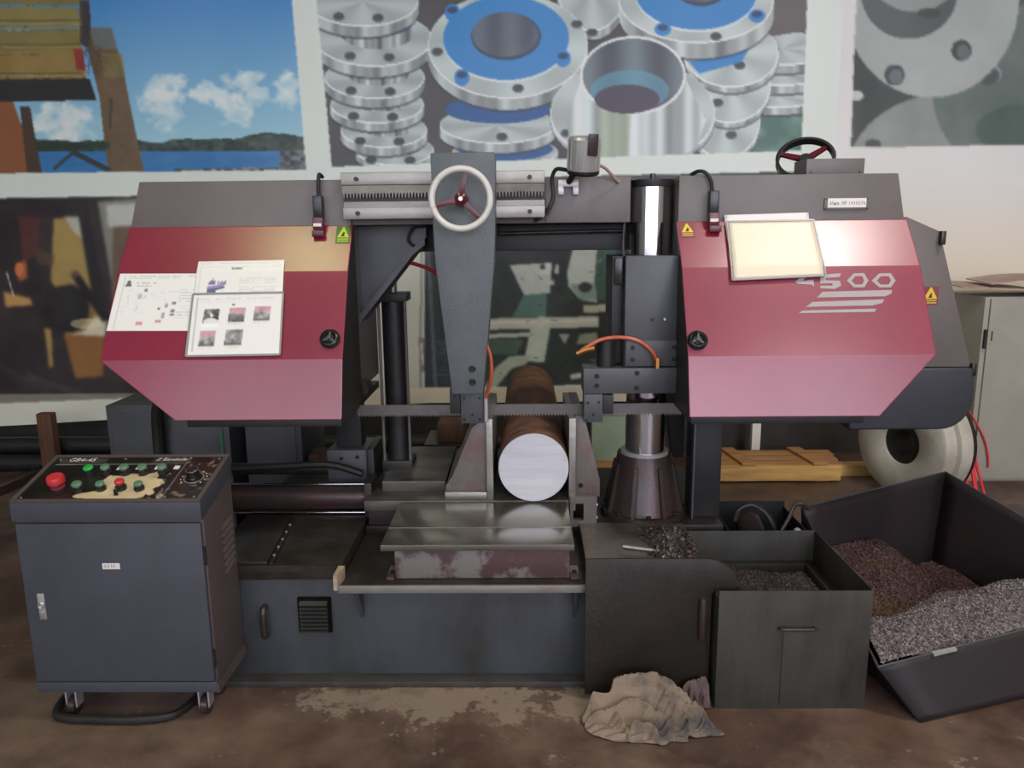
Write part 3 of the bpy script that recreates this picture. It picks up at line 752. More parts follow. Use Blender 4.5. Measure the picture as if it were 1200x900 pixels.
# --- blade
bl = NB(); bz0, bz1, by = 0.901, 0.940, 2.975
n = 105; x0, x1 = -0.67, 0.63
top = [bl.verts.new((x0, by, bz1)), bl.verts.new((x1, by, bz1))]
pts = [(x0, bz1)]; 
for k in range(n):
    xa = x0 + (x1-x0)*k/n; pts += [(xa, bz0), (xa+(x1-x0)/n*0.75, bz0-0.011)]
pts += [(x1, bz0), (x1, bz1)]
for v in top: bl.verts.remove(v)
prism_xz(bl, pts, by, by+0.0016)
obj('blade', bl, M['blade_steel'], saw)

# --- movable guide arm hanging on the rack rail
rail = B('rail', M['rail_steel'], saw, (-0.678, 0.078, 2.955, 3.0, 1.661, 1.832), 0.002)
B('upper_way', M['rail_steel'], rail, (-0.678, 0.078, 2.925, 2.955, 1.786, 1.832), 0.004)
B('lower_way', M['rail_steel'], rail, (-0.675, 0.078, 2.925, 2.955, 1.662, 1.706), 0.004)
B('rack_groove', M['black_steel'], rail, (-0.677, 0.077, 2.948, 2.955, 1.728, 1.786), 0)
rk = NB(); box(rk, -0.676, 0.076, 2.932, 2.948, 1.757, 1.785)
for k in range(62):
    x = -0.674 + 0.749*k/62
    prism_xz(rk, [(x+0.0005,1.757),(x+0.0085,1.757),(x+0.0060,1.739),(x+0.0030,1.739)], 2.932, 2.948)
obj('gear_rack', rk, M['oily_machined'], rail)
for x, z in ((-0.62,1.808),(-0.62,1.684),(0.022,1.808),(0.022,1.684)): bolt(rail, (x, 2.925, z), 0.0085)
for x in (-0.585, -0.015): bolt(rail, (x, 2.94, 1.782), 0.008)
arm = obj('guide_arm', prism_xz(NB(), [(-0.328,1.886),(-0.100,1.886),(-0.103,1.62),(-0.108,1.50),(-0.157,1.018),(-0.272,1.018),(-0.322,1.50),(-0.326,1.62)], 2.80, 2.918), M['arm_paint'], saw, 0.006)
for z in (1.112, 1.062):
    obj('bore', lathe(NB(), [(0,0.001),(0.008,0.001),(0.014,0.002),(0.014,-0.002),(0,-0.002)], (-0.196,2.80,z), (0,-1,0), 20), M['bolt'], arm)
    bolt(arm, (-0.196, 2.798, z), 0.008)
g2 = B('guide_block', M['grey_dark'], saw, (-0.248, -0.160, 2.885, 2.966, 0.885, 1.017), 0.002)
B('guide_block', M['black_steel'], saw, (-0.292, -0.25, 2.90, 2.966, 0.92, 1.017), 0.002)
for x, z in ((-0.236,0.985),(-0.176,0.985),(-0.205,0.918),(-0.236,0.90),(-0.176,0.90),(-0.272,0.99)): bolt(saw, (x, 2.885 if x > -0.25 else 2.90, z), 0.005)
obj('coolant_hose', tube(NB(), [(-0.145,2.86,1.20),(-0.128,2.85,1.14),(-0.130,2.85,1.06),(-0.150,2.87,0.99),(-0.153,2.88,0.90)], 0.007), M['copper_red'], saw)
obj('coolant_pipe', cyl(NB(), (-0.151,2.872,1.02), (-0.151,2.872,0.895), 0.008), M['alu'], saw)
# handwheel
hw = obj('handwheel', torus(NB(), (-0.217,2.715,1.723), (0,-1,0), 0.101, 0.0115, 56, 12), M['wheel_white'], saw)
obj('hub', lathe(NB(), [(0,0.008),(0.008,0.010),(0.012,0.006),(0.022,0.0),(0.025,-0.02),(0.02,-0.085),(0,-0.085)], (-0.217,2.715,1.723), (0,-1,0), 24), M['spoke_red'], hw)
obj('nut', cyl(NB(), (-0.217,2.712,1.723), (-0.217,2.700,1.723), 0.008, seg=6), M['bolt_bright'], hw)
for a in (80, 194, 314):
    c, s = math.cos(math.radians(a)), math.sin(math.radians(a))
    def q(r, w, d): return (-0.217 + r*c - w*s, 2.717 + d, 1.723 + r*s + w*c)
    obj('spoke', hull(NB(), [q(0.012,-0.011,0), q(0.012,0.011,0), q(0.012,0.009,0.014), q(0.012,-0.009,0.014)], [q(0.097,-0.0075,0), q(0.097,0.0075,0), q(0.097,0.006,0.011), q(0.097,-0.006,0.011)]), M['spoke_red'], hw, 0.002)
kx, kz = -0.217+0.1*math.cos(math.radians(194)), 1.723+0.1*math.sin(math.radians(194))
obj('grip_boss', lathe(NB(), [(0,0.014),(0.007,0.012),(0.010,0.0),(0.010,-0.008),(0,-0.008)], (kx,2.715,kz), (0,-1,0), 14), M['wheel_white'], hw)

# --- top frame
fr = obj('top_beam', prism_xy(NB(), [(-0.66,3.0),(0.405,3.0),(0.405,3.2),(0.586,3.2),(0.586,3.40),(-0.66,3.40)], 1.642, 1.812), M['grey_paint'], saw, 0.004)
B('cover_plate', M['grey_paint'], fr, (0.082, 0.252, 2.992, 2.9995, 1.644, 1.812), 0.001)
lb = B('lower_beam', M['black_steel'], saw, (-0.66, 0.60, 3.20, 3.36, 1.535, 1.641), 0.004)
obj('pipe', cyl(NB(), (-0.10,3.17,1.605), (0.40,3.17,1.612), 0.008), M['oily_steel'], lb)
obj('cable', tube(NB(), [(-0.42,3.11,1.55),(-0.46,3.10,1.58),(-0.44,3.10,1.63),(-0.38,3.10,1.64)], 0.006), M['rubber'], lb)
gl = obj('frame_wing', prism_xz(NB(), [(-0.752,1.64),(-0.392,1.64),(-0.392,1.565),(-0.44,1.526),(-0.662,1.258),(-0.69,1.11),(-0.692,0.90),(-0.752,0.90)], 3.12, 3.16), M['grey_dark'], saw)
fl = NB()
edge = [(-0.392,1.565),(-0.44,1.526),(-0.662,1.258),(-0.690,1.11),(-0.692,0.90)]; inner = [(-0.392,1.590),(-0.45,1.545),(-0.682,1.268),(-0.715,1.11),(-0.716,0.90)]
for i in range(4): prism_xz(fl, [edge[i], edge[i+1], inner[i+1], inner[i]], 3.07, 3.24)
obj('flange', fl, M['grey_dark'], gl)
obj('hinge_pin', cyl(NB(), (-0.66,3.1,0.995), (-0.66,3.02,0.995), 0.03), M['oily_steel'], gl)
obj('red_hose', tube(NB(), [(-0.50,3.16,1.50),(-0.44,3.16,1.485),(-0.38,3.17,1.46),(-0.34,3.19,1.42),(-0.335,3.2,1.38)], 0.008), M['red_hose'], saw)
obj('frame_wing', prism_xz(NB(), [(0.62,1.64),(0.62,0.90),(0.60,0.90),(0.595,1.64)], 3.0, 3.3), M['black_steel'], saw)
# wheel housings behind the red covers
hl = obj('wheel_housing', prism_xz(NB(), [(-1.467,1.812),(-0.662,1.812),(-0.662,0.99),(-1.24,0.99),(-1.50,1.20),(-1.516,1.645)], 3.0, 3.42), M['grey_paint'], saw, 0.004)
hr = obj('wheel_housing', prism_xz(NB(), [(0.587,1.812),(1.406,1.812),(1.441,1.645),(1.438,1.20),(1.22,0.99),(0.587,0.99)], 3.0, 3.42), M['grey_paint'], saw, 0.004)
PROF = [(2.98,1.642),(2.86,1.475),(2.70,1.170),(2.64,0.962)]
def hood(xs_out, x_in, parent):
    bm = NB(); F = []; Bk = []
    for (y, z), xo in zip(PROF, xs_out):
        F.append((bm.verts.new((xo,y,z)), bm.verts.new((x_in,y,z))))
        Bk.append((bm.verts.new((xo,2.998,z)), bm.verts.new((x_in,2.998,z))))
    fs = []
    for i in range(3):
        fs.append(bm.faces.new((F[i][0],F[i][1],F[i+1][1],F[i+1][0])))
        fs.append(bm.faces.new((Bk[i][0],Bk[i+1][0],Bk[i+1][1],Bk[i][1])))
        for s in (0,1): fs.append(bm.faces.new((F[i][s],F[i+1][s],Bk[i+1][s],Bk[i][s])))
    fs.append(bm.faces.new((F[0][0],Bk[0][0],Bk[0][1],F[0][1]))); fs.append(bm.faces.new((F[3][0],F[3][1],Bk[3][1],Bk[3][0])))
    bmesh.ops.recalc_face_normals(bm, faces=fs)
    o = obj('hood_cover', bm, M['red_paint'], parent, 0.003, ang=4)
    o.data.materials.append(M['black_steel'])
    for p in o.data.polygons:
        if abs(p.normal.x) > 0.98 and abs(p.center.x + WL[o.name].x - x_in) < 0.01: p.material_index = 1
    return o
covL = hood([-1.510,-1.513,-1.526,-1.247], -0.652, saw)
covR = hood([1.442,1.447,1.450,1.242], 0.578, saw)
B('bottom_pan', M['black_steel'], saw, (-1.22, -0.66, 2.67, 3.40, 0.93, 0.96), 0.004)
B('bottom_pan', M['black_steel'], saw, (0.59, 1.20, 2.67, 3.40, 0.93, 0.96), 0.004)

def hy(z):
    for (ya, za), (yb, zb) in zip(PROF, PROF[1:]):
        if z >= zb: return ya + (za-z)*(yb-ya)/(za-zb)
    return PROF[-1][0]
NMID = Vector((0, -0.305, 0.16)).normalized()
for cov, x, z in ((covL,-0.700,1.236),(covR,0.614,1.221)):
    c = Vector((x, hy(z), z))
    kn = NB(); lathe(kn, [(0.036,0),(0.036,0.012),(0.030,0.020),(0.024,0.022),(0.016,0.014),(0,0.014)], c, NMID, 28)
    k = obj('knob', kn, M['black_plastic'], cov)
    sp = NB(); lathe(sp, [(0,0.026),(0.007,0.025),(0.008,0.012),(0,0.012)], c, NMID, 12)
    d, u, w = frame_of(NMID)
    for a in range(3):
        t = a*2*PI/3+0.4; e = u*math.cos(t) + w*math.sin(t); f = d.cross(e)
        hull(sp, [c+d*0.013+f*0.004, c+d*0.021+f*0.004, c+d*0.021-f*0.004, c+d*0.013-f*0.004], [c+e*0.031+d*0.013+f*0.004, c+e*0.031+d*0.020+f*0.004, c+e*0.031+d*0.020-f*0.004, c+e*0.031+d*0.013-f*0.004])
    # third level is not nested further: the spider belongs to the cover like the knob itself
    obj('knob_spider', sp, M['grey_dark'], cov)

def on_hood(bm, pts, off=0.0012):
    """flat decal polygon on the hood profile, pts = (x, z)"""
    vs = [bm.verts.new((x, hy(z)-off, z+off*0.5)) for x, z in pts]
    f = bm.faces.new(vs); f.normal_update()
    if f.normal.y > 0: f.normal_flip()
def shift(pts, dx, dz): return [(x+dx, z+dz) for x, z in pts]
dg = NB()
on_hood(dg, [(1.079,1.445),(1.154,1.449),(1.149,1.436),(1.096,1.433),(1.095,1.425),(1.147,1.423),(1.150,1.406),(1.124,1.394),(1.073,1.397),(1.074,1.406),(1.118,1.406),(1.119,1.414),(1.075,1.414)])
for c0, c1 in (((1.172,1.423),(1.252,1.422)), ((1.261,1.422),(1.350,1.421))):
    w = c1[0]-c0[0]; o_ = [(0,0),(0.36,0.025),(0.84,0.026),(1,0),(0.76,-0.024),(0.28,-0.024)]; i_ = [(0.22,0),(0.42,0.015),(0.74,0.015),(0.80,0.0),(0.68,-0.014),(0.36,-0.014)]
    for k in range(6):
        j = (k+1) % 6
        on_hood(dg, [(c0[0]+w*o_[k][0]*0.98, c0[1]+o_[k][1]), (c0[0]+w*o_[j][0]*0.98, c0[1]+o_[j][1]), (c0[0]+w*i_[j][0]*0.98, c0[1]+i_[j][1]), (c0[0]+w*i_[k][0]*0.98, c0[1]+i_[k][1])])
on_hood(dg, [(0.985,1.421),(1.052,1.427),(1.052,1.404),(1.042,1.410),(0.994,1.413)])
on_hood(dg, [(1.020,1.444),(1.036,1.444),(1.010,1.421),(0.985,1.421)])
obj('number_decal', dg, M['decal'], covR)
for pts in ([(1.056,1.365),(1.080,1.385),(1.329,1.389),(1.327,1.377),(1.301,1.367)], [(1.012,1.333),(1.039,1.350),(1.297,1.357),(1.288,1.344),(1.250,1.336)], [(0.985,1.312),(0.999,1.321),(1.264,1.325),(1.256,1.314)]):
    b = NB(); on_hood(b, pts); obj('stripe_decal', b, M['decal'], covR)
def warn(cov, x0, x1, z0, z1, face=on_hood, back='label_red', base_mat='yellow', tri=True):
    b = NB(); face(b, [(x0,z0),(x1,z0),(x1,z1),(x0,z1)], 0.001)
    w = obj('warning_label', b, M[back], cov)
    xm, h = (x0+x1)/2, z1-z0
    t = NB(); face(t, [(x0+0.004,z0+h*0.34),(x1-0.004,z0+h*0.34),(xm+0.002,z1-0.003),(xm-0.002,z1-0.003)], 0.0018)
    for k in (0.10, 0.22): face(t, [(x0+0.006,z0+h*k),(x1-0.006,z0+h*k),(x1-0.006,z0+h*(k+0.05)),(x0+0.006,z0+h*(k+0.05))], 0.0018)
    obj('warning_sign', t, M[base_mat], cov)
    m = NB(); face(m, [(xm-0.009,z0+h*0.40),(xm+0.007,z0+h*0.40),(xm+0.004,z0+h*0.52),(xm+0.007,z0+h*0.60),(xm,z0+h*0.66),(xm-0.003,z0+h*0.54)], 0.0024)
    obj('warning_mark', m, M['ink'], cov)
mat('label_green', (74,110,48), 0.45); mat('label_lime', (196,206,60), 0.45)
warn(covL, -0.712, -0.658, 1.574, 1.638, back='label_green', base_mat='label_lime')
warn(covR, 0.588, 0.640, 1.583, 1.637)

# side case of the drive and its rounded drum, right of the right hood
sc = obj('drive_case', prism_xz(NB(), [(1.40,1.648),(1.470,1.652),(1.601,1.596),(1.774,1.066),(1.40,1.066)], 3.04, 3.40), M['grey_paint'], saw, 0.003)
dp = [(1.30,1.064),(1.776,1.064),(1.787,0.985)]
for k in range(9):
    a = math.radians(0 - 90*k/8); dp.append((1.665+0.122*math.cos(a), 0.935+0.122*math.sin(a)))
dp += [(1.30,0.813)]
obj('drive_drum', prism_xz(NB(), dp, 3.02, 3.42), M['drum_dark'], saw, 0.014, 3)
for x, z in ((1.607,1.575),(1.776,1.06)): obj('latch', box(NB(), x-0.008, x+0.010, 3.02, 3.05, z-0.03, z+0.022), M['bolt'], sc, 0.003)
def on_case(bm, pts, off=0.001):
    f = bm.faces.new([bm.verts.new((x, 3.04-off, z)) for x, z in pts]); f.normal_update()
    if f.normal.y > 0: f.normal_flip()
warn(sc, 1.556, 1.618, 1.312, 1.385, on_case, 'label_red')

# --- inventory plate
np_ = obj('inventory_plate', box(NB(), 1.135, 1.300, 2.994, 3.0, 1.680, 1.724), M['grey_paint'], hr, 0.001)
B('paper_strip', M['white_label'], hr, (1.147, 1.291, 2.9925, 2.994, 1.688, 1.722), 0)
for x in (1.141, 1.295):
    for z in (1.684, 1.720): bolt(hr, (x, 2.994, z), 0.003)
def text(body, size, mtx, material, name, parent, shear=0.0):
    cu = bpy.data.curves.new('t', 'FONT'); cu.body = body; cu.size = size; cu.shear = shear; cu.resolution_u = 2
    to = bpy.data.objects.new('t', cu); COL.objects.link(to)
    bpy.context.view_layer.update()
    me = bpy.data.meshes.new_from_object(to.evaluated_get(bpy.context.evaluated_depsgraph_get()))
    bpy.data.objects.remove(to); bpy.data.curves.remove(cu)
    me.transform(mtx)
    bm = NB(); bm.from_mesh(me); bpy.data.meshes.remove(me)
    return obj(name, bm, material, parent)
RX90 = Matrix.Rotation(PI/2, 4, 'X')
text('Инв. № 1410376', 0.0185, Matrix.Translation((1.154, 2.9920, 1.698)) @ RX90, M['grey_paint'], 'plate_lettering', hr)

# --- plugs with cables on the hoods
for cov, x, z in ((hl,-0.778,1.70),(hr,0.712,1.702)):
    p = obj('safety_switch', box(NB(), x-0.019, x+0.019, 2.945, 2.975, z-0.075, z-0.028), M['spoke_red'], cov, 0.003)
    obj('switch_body', box(NB(), x-0.017, x+0.017, 2.952, 2.998, z-0.028, z+0.052), M['black_plastic'], cov, 0.004)
    obj('switch_print', box(NB(), x-0.016, x+0.014, 2.9435, 2.945, z-0.062, z-0.050), M['white_label'], cov)
    obj('actuator', box(NB(), x-0.020, x+0.024, 2.93, 2.99, z-0.10, z-0.076), M['spoke_red'], cov, 0.002)
obj('switch_cable', tube(NB(), [(-0.776,2.975,1.752),(-0.774,2.975,1.80),(-0.772,2.985,1.83),(-0.772,3.03,1.825)], 0.0075), M['rubber'], hl)
obj('switch_cable', tube(NB(), [(0.705,2.975,1.754),(0.700,2.975,1.79),(0.68,2.98,1.82),(0.655,2.99,1.826),(0.635,3.02,1.816)], 0.0075), M['rubber'], hr)

# --- blade tension wheel on top of the right housing
B('tension_block', M['grey_paint'], saw, (1.082, 1.303, 3.06, 3.20, 1.8125, 1.873), 0.003)
for x in (1.10, 1.285): bolt(saw, (x, 3.06, 1.822), 0.004)
ta = Vector((-0.25, -0.68, 0.62)); tcn = (1.150, 3.27, 1.888)
tw = obj('tension_wheel', torus(NB(), tcn, ta, 0.108, 0, 56, sq=(0.006,0.016)), M['black_steel'], saw, 0.002)
obj('rim_band', torus(NB(), tcn, ta, 0.1145, 0, 56, sq=(0.0012,0.0135)), M['chrome'], tw)
d, u, w = frame_of(ta)
for a in (100, 220, 340):
    e = u*math.cos(math.radians(a)) + w*math.sin(math.radians(a)); f = d.cross(e); c = Vector(tcn)
    obj('spoke', hull(NB(), [c+e*0.01+f*0.014-d*0.006, c+e*0.01-f*0.014-d*0.006, c+e*0.01-f*0.014+d*0.006, c+e*0.01+f*0.014+d*0.006], [c+e*0.104+f*0.009-d*0.005, c+e*0.104-f*0.009-d*0.005, c+e*0.104-f*0.009+d*0.005, c+e*0.104+f*0.009+d*0.005]), M['spoke_red'], tw)
obj('hub', lathe(NB(), [(0,0.012),(0.024,0.012),(0.024,-0.06),(0,-0.06)], tcn, ta, 20), M['black_steel'], tw)

# --- work light beside the arm
la = Vector((0.03, -0.22, 1.0)).normalized(); lc = Vector((0.212, 2.842, 1.812))
lt = NB()
pr = [(0.030,0.0),(0.055,0.004),(0.0565,0.012)]
lathe(lt, [(0,0.004),(0.054,0.004),(0.0565,0.012),(0.0565,0.118),(0.050,0.126),(0,0.126)], lc, la, 32)
wl = obj('work_light', lt, M['alu'], saw)
obj('lens', lathe(NB(), [(0,-0.004),(0.053,-0.004),(0.058,0.002),(0.058,0.012),(0.055,0.012)], lc, la, 32), M['black_plastic'], wl)
d, u, w = frame_of(la)
for k in range(14):
    a = 2*PI*k/14; e = u*math.cos(a) + w*math.sin(a); f = d.cross(e)
    obj('fin', hull(NB(), [lc+e*0.056+f*0.002+d*0.016, lc+e*0.056-f*0.002+d*0.016, lc+e*0.060-f*0.0015+d*0.016, lc+e*0.060+f*0.0015+d*0.016], [lc+e*0.056+f*0.002+d*0.116, lc+e*0.056-f*0.002+d*0.116, lc+e*0.060-f*0.0015+d*0.116, lc+e*0.060+f*0.0015+d*0.116]), M['alu'], wl)
obj('terminal_box', hull(NB(), [lc+Vector((a,b,0))+d*0.055 for a, b in ((0.008,-0.068),(0.044,-0.060),(0.040,-0.030),(0.008,-0.040))], [lc+Vector((a,b,0))+d*0.128 for a, b in ((0.008,-0.068),(0.044,-0.060),(0.040,-0.030),(0.008,-0.040))]), M['cast_oily'], wl, 0.003)
bk = NB(); box(bk, 0.130, 0.205, 2.975, 2.992, 1.775, 1.80); box(bk, 0.130, 0.150, 2.972, 2.99, 1.745, 1.776); box(bk, 0.185, 0.205, 2.972, 2.99, 1.745, 1.776)
obj('bracket', bk, M['alu'], wl, 0.001)
obj('stem', tube(NB(), [(0.168,2.985,1.79),(0.18,2.95,1.81),(0.20,2.89,1.85)], 0.012), M['black_steel'], wl)
obj('lamp_cable', tube(NB(), [(0.155,2.90,1.83),(0.12,2.94,1.835),(0.105,2.96,1.80),(0.11,2.97,1.74),(0.085,2.975,1.68),(0.04,2.99,1.65)], 0.0075), M['cast_oily'], wl)
obj('lamp_cable', tube(NB(), [(0.265,2.87,1.845),(0.30,2.92,1.835),(0.345,2.98,1.80),(0.36,2.995,1.79)], 0.006), M['cardboard'], wl)

# --- copper coolant hose across the slider
ch = obj('copper_hose', tube(NB(), [(0.200,2.88,1.158),(0.235,2.88,1.180),(0.29,2.885,1.208),(0.37,2.885,1.215),(0.44,2.885,1.195),(0.49,2.89,1.150),(0.502,2.90,1.10)], 0.0075, 10), M['copper_red'], saw)
obj('hose_tail', tube(NB(), [(0.196,2.88,1.155),(0.225,2.878,1.168),(0.262,2.88,1.176)], 0.010), M['brass'], ch)
obj('fitting', cyl(NB(), (0.503,2.89,1.094), (0.503,2.892,1.135), 0.011, seg=6), M['brass'], ch)

# --- post and splash guards on the right
B('support_post', M['black_steel'], saw, (0.690, 0.805, 3.05, 3.20, 0.436, 0.93), 0.006)
obj('post_edge', box(NB(), 0.684, 0.692, 3.03, 3.06, 0.436, 0.92), M['grey_dark'], saw, 0.001)
obj('motor_bracket', hull(NB(), [(0.60,3.3,0.99),(0.70,3.3,0.99),(0.70,3.3,0.62),(0.66,3.3,0.62)], [(0.60,3.4,0.99),(0.70,3.4,0.99),(0.70,3.4,0.62),(0.66,3.4,0.62)]), M['black_steel'], saw)
sp_pts = [(0.200,0.022),(0.200,0.525),(0.600,0.525)]
for k in range(8):
    a = math.radians(90 - 78*k/7); sp_pts.append((0.600+0.122*math.cos(a), 0.405+0.120*math.sin(a)))
sp_pts += [(0.722,0.408),(0.628,0.408),(0.628,0.022)]
spl = obj('splash_plate', prism_xz(NB(), sp_pts, 2.43, 2.438), M['splash_steel'], saw, 0.001)
sk = NB(); rs = random.Random(3)
for k in range(120):
    x, z = 0.21 + 0.40*rs.random(), 0.51 - 0.42*rs.random()**1.6; a_ = 0.0007 + 0.0010*rs.random()
    sk.faces.new([sk.verts.new((x+a_*math.cos(t), 2.4293, z+a_*math.sin(t)*rs.uniform(0.5,1.2))) for t in (0.3, 1.9, 3.5, 5.0)])
obj('stuck_chips', sk, M['oily_machined'], spl)['kind'] = 'stuff'
obj('hinge', lathe(NB(), [(0,0.385),(0.010,0.383),(0.014,0.37),(0.014,0.24),(0.010,0.23),(0,0.23)], (0.598,2.425,0), (0,0,1), 14), M['cast_oily'], spl)
obj('chute', hull(NB(), [(0.215,2.44,0.397),(0.635,2.44,0.397),(0.635,2.95,0.397),(0.215,2.95,0.397)], [(0.215,2.44,0.445),(0.635,2.44,0.442),(0.635,2.95,0.447),(0.215,2.95,0.452)]), M['chute_wet_sheen'], saw)
obj('coolant_pipe', cyl(NB(), (0.36,2.70,0.455), (0.49,2.66,0.453), 0.006), M['alu'], saw)

# ------------------------------------------------------------------ the sawn bar
bar = thing('round_steel_bar', (0.031, 3.7, 0.549), 'thick round steel bar clamped under the saw blade, bright sawn end', 'steel bar')
obj('bar_body', lathe(NB(), [(0.1400,0.002),(0.1405,0.004),(0.1405,1.60),(0.136,1.62),(0,1.62)], (0.031,2.93,0.691), (0,1,0), 64), M['bar_rust'], bar)
obj('sawn_end', lathe(NB(), [(0,0.0),(0.1385,0.0),(0.1400,0.0021),(0,0.0021)], (0.031,2.93,0.691), (0,1,0), 64), M['sawn_face'], bar)

# ------------------------------------------------------------------ printed sheets on the hoods
def sheet(name, art, corners, off, label, cat='paper sheet', mat_='sheet_print', nx=90, ny=60, parent=None, group='paper sheets on the hoods'):
    """corners (x,z): top-left, top-right, bottom-right, bottom-left on the hood face"""
    (ax,az),(bx,bz),(cx,cz),(dx,dz) = corners
    S_, T_ = np.meshgrid(np.linspace(0,1,nx), np.linspace(0,1,ny)); S_ = S_.ravel(); T_ = T_.ravel()
    x = (ax*(1-S_)+bx*S_)*(1-T_) + (dx*(1-S_)+cx*S_)*T_; z = (az*(1-S_)+bz*S_)*(1-T_) + (dz*(1-S_)+cz*S_)*T_
    y = np.array([hy(v) if v <= 1.642 else 2.98+(v-1.642)*0.4 for v in z])
    V = np.stack([x, y-off*0.86, z+off*0.5], -1)
    uv = np.stack([art.x0 + S_*art.w/art.sc, art.y0 + T_*art.h/art.sc], -1)
    o = printed(name, art, V, uv, nx, ny, M[mat_], parent, 0.0006)
    return tag(o, label, cat, group) if label else o
def scribble(a, x0, x1, y, col=(150,146,142), h=0.8, dens=0.8):
    x = x0
    while x < x1:
        w = 1.5+random.random()*4
        if random.random() < dens: a.poly([(x,y),(min(x+w,x1),y),(min(x+w,x1),y+h),(x,y+h)], col, 0.6)
        x += w+0.8
pA = Art(0,0,100,70,2,(216,212,206))
scribble(pA, 8, 95, 3, h=0.8); scribble(pA, 12, 75, 5.5, h=0.7)
pA.line(8,2,8,68,0.5,(170,166,160)); pA.ell(14,11,2.4,2.6,(90,92,100)); pA.poly([(10,16),(18,16),(17,13),(11,13)], (80,82,90)); scribble(pA, 24, 48, 11, (90,88,86), 1.2); scribble(pA, 24, 42, 14.5, (110,108,104), 1.0)
for k in range(26):
    x, y = 12+random.random()*50, 20+random.random()*32; pA.line(x, y, x+random.uniform(-7,7), y+random.uniform(-7,7), 0.5, (170,180,190), 0.8)
for x, y, w, h, c in ((35,19,4,3.4,(96,110,120)),(29,25,4,6,(170,164,164)),(64,37,3.6,5,(150,144,140)),(72,35,5,3,(110,110,116)),(72,44,5,4,(120,118,122)),(72,49,5,3,(124,118,120)),(62,48,3.6,7,(160,140,134)),(56,57,7,3,(176,132,124)),(33,59,8,4,(196,140,130)),(56,42,2.6,2.6,(70,72,78))): pA.poly([(x,y),(x+w,y),(x+w,y+h),(x,y+h)], c)
for k in range(11): scribble(pA, 79, 97, 20+3.4*k, h=0.7)
for y in (22, 30): scribble(pA, 66, 97, y, h=0.7)
pA.blur(1)
sheet('paper_sheet', pA, [(-1.502,1.472),(-1.201,1.470),(-1.213,1.269),(-1.520,1.271)], 0.002, 'white A4 sheet with a faint coloured floor plan on left red hood')
pB = Art(0,0,100,70,2,(216,212,206))
scribble(pB, 4, 95, 3.5, h=0.7); scribble(pB, 8, 60, 8, (206,170,176), 0.7); scribble(pB, 70, 96, 8, (206,170,176), 0.7); scribble(pB, 40, 52, 9.5, (40,38,38), 2.6, 0.9); pB.line(5,2,5,70,0.5,(180,176,172))
pB.poly([(14,36),(33,33),(34,38),(24,41),(24,45),(14,48)], (96,92,124)); pB.poly([(14,37),(33,34),(33,35.5),(14,39)], (150,150,180))
for x, w in ((15,4),(20,3),(25,2),(28,3),(31,4)): pB.poly([(x,28+random.random()*3),(x+w,27),(x+w,33),(x,34)], (136,116,150))
pB.ell(19,30,3,3,(120,104,140)); pB.line(20,24,20,30,0.8,(130,110,150))
for k in range(7): scribble(pB, 50, 92, 24+3.1*k, (168,162,156), 0.8)
pB.blur(1)
sheet('paper_sheet', pB, [(-1.216,1.512),(-0.893,1.515),(-0.884,1.335),(-1.213,1.335)], 0.004, 'white A4 sheet with a small violet machine picture, half covered')
pC = Art(0,0,100,66,2.2,(216,212,206))
pC.line(5,3,5,62,0.6,(120,118,116)); scribble(pC, 6, 92, 4.5, h=0.8); scribble(pC, 8, 90, 8, h=0.7); scribble(pC, 40, 54, 10.5, (40,38,38), 2.4, 0.85)
for x, y, w, h, k in ((14,16,17,16,0),(42,15,18,16,1),(70,14,18,16,2),(12,40,17,17,3),(40,39,19,17,4)):
    m = pC.polymask([(x,y),(x+w,y),(x+w-1,y+h),(x-1,y+h)])
    pC.put(m, lambda X_, Y_: mixc((86,84,84) if k != 0 else (40,38,38), (200,198,194), vn(X_*9+k*40, Y_*9, 60)*1.6-0.35))
    if k == 0: pC.poly([(x+6,y+4),(x+11,y+7),(x+8,y+10)], (226,224,220)); pC.ell(x+8,y+14,8,4,(206,204,200)); pC.put(pC.polymask([(x-2,y+h),(x+w,y+h),(x+w,y+h+4),(x-2,y+h+4)]), (236,232,226))
    else:
        if k in (1,2,3): pC.put(m & (pC.Y < y+h*0.4), (206,140,156), 0.65)
        pC.put(m & (pC.Y > y+h*0.8), (84,82,82), 0.6)
    scribble(pC, x-1, x+w-4, y+h+1.5, h=0.6)
pC.blur(1)
pk = thing('document_pocket', (-1.05, hy(1.29)-0.008, 1.18), 'clear edged pocket with five small photographs on left red hood', 'document pocket')
sheet('sheet', pC, [(-1.213,1.391),(-0.886,1.394),(-0.878,1.187),(-1.210,1.184)], 0.008, None, parent=pk)
def edging(pk, c, off, w=0.006, h=0.004):
    for k in range(4):
        a, b = c[k], c[(k+1) % 4]; e = NB()
        n_ = 8; prev = None
        for i in range(n_+1):
            t = i/n_; x, z = a[0]+(b[0]-a[0])*t, a[1]+(b[1]-a[1])*t
            dx, dz = b[0]-a[0], b[1]-a[1]; L = math.hypot(dx, dz); nx_, nz_ = -dz/L*w/2, dx/L*w/2
            ring = []
            for s_, o_ in ((1,off-h/2),(1,off+h/2),(-1,off+h/2),(-1,off-h/2)):
                zz = z+s_*nz_; ring.append(e.verts.new((x+s_*nx_, hy(min(zz,1.642))-o_*0.86, zz+o_*0.5)))
            if prev:
                for q_ in range(4): e.faces.new((prev[q_], prev[(q_+1)%4], ring[(q_+1)%4], ring[q_]))
            else: e.faces.new(ring)
            prev = ring
        e.faces.new(prev[::-1]); bmesh.ops.recalc_face_normals(e, faces=e.faces[:])
        obj('edging', e, M['pocket_edge'], pk)
edging(pk, [(-1.216,1.394),(-0.883,1.397),(-0.875,1.184),(-1.213,1.181)], 0.009)
pD = Art(0,0,100,60,0.5,(206,200,198))
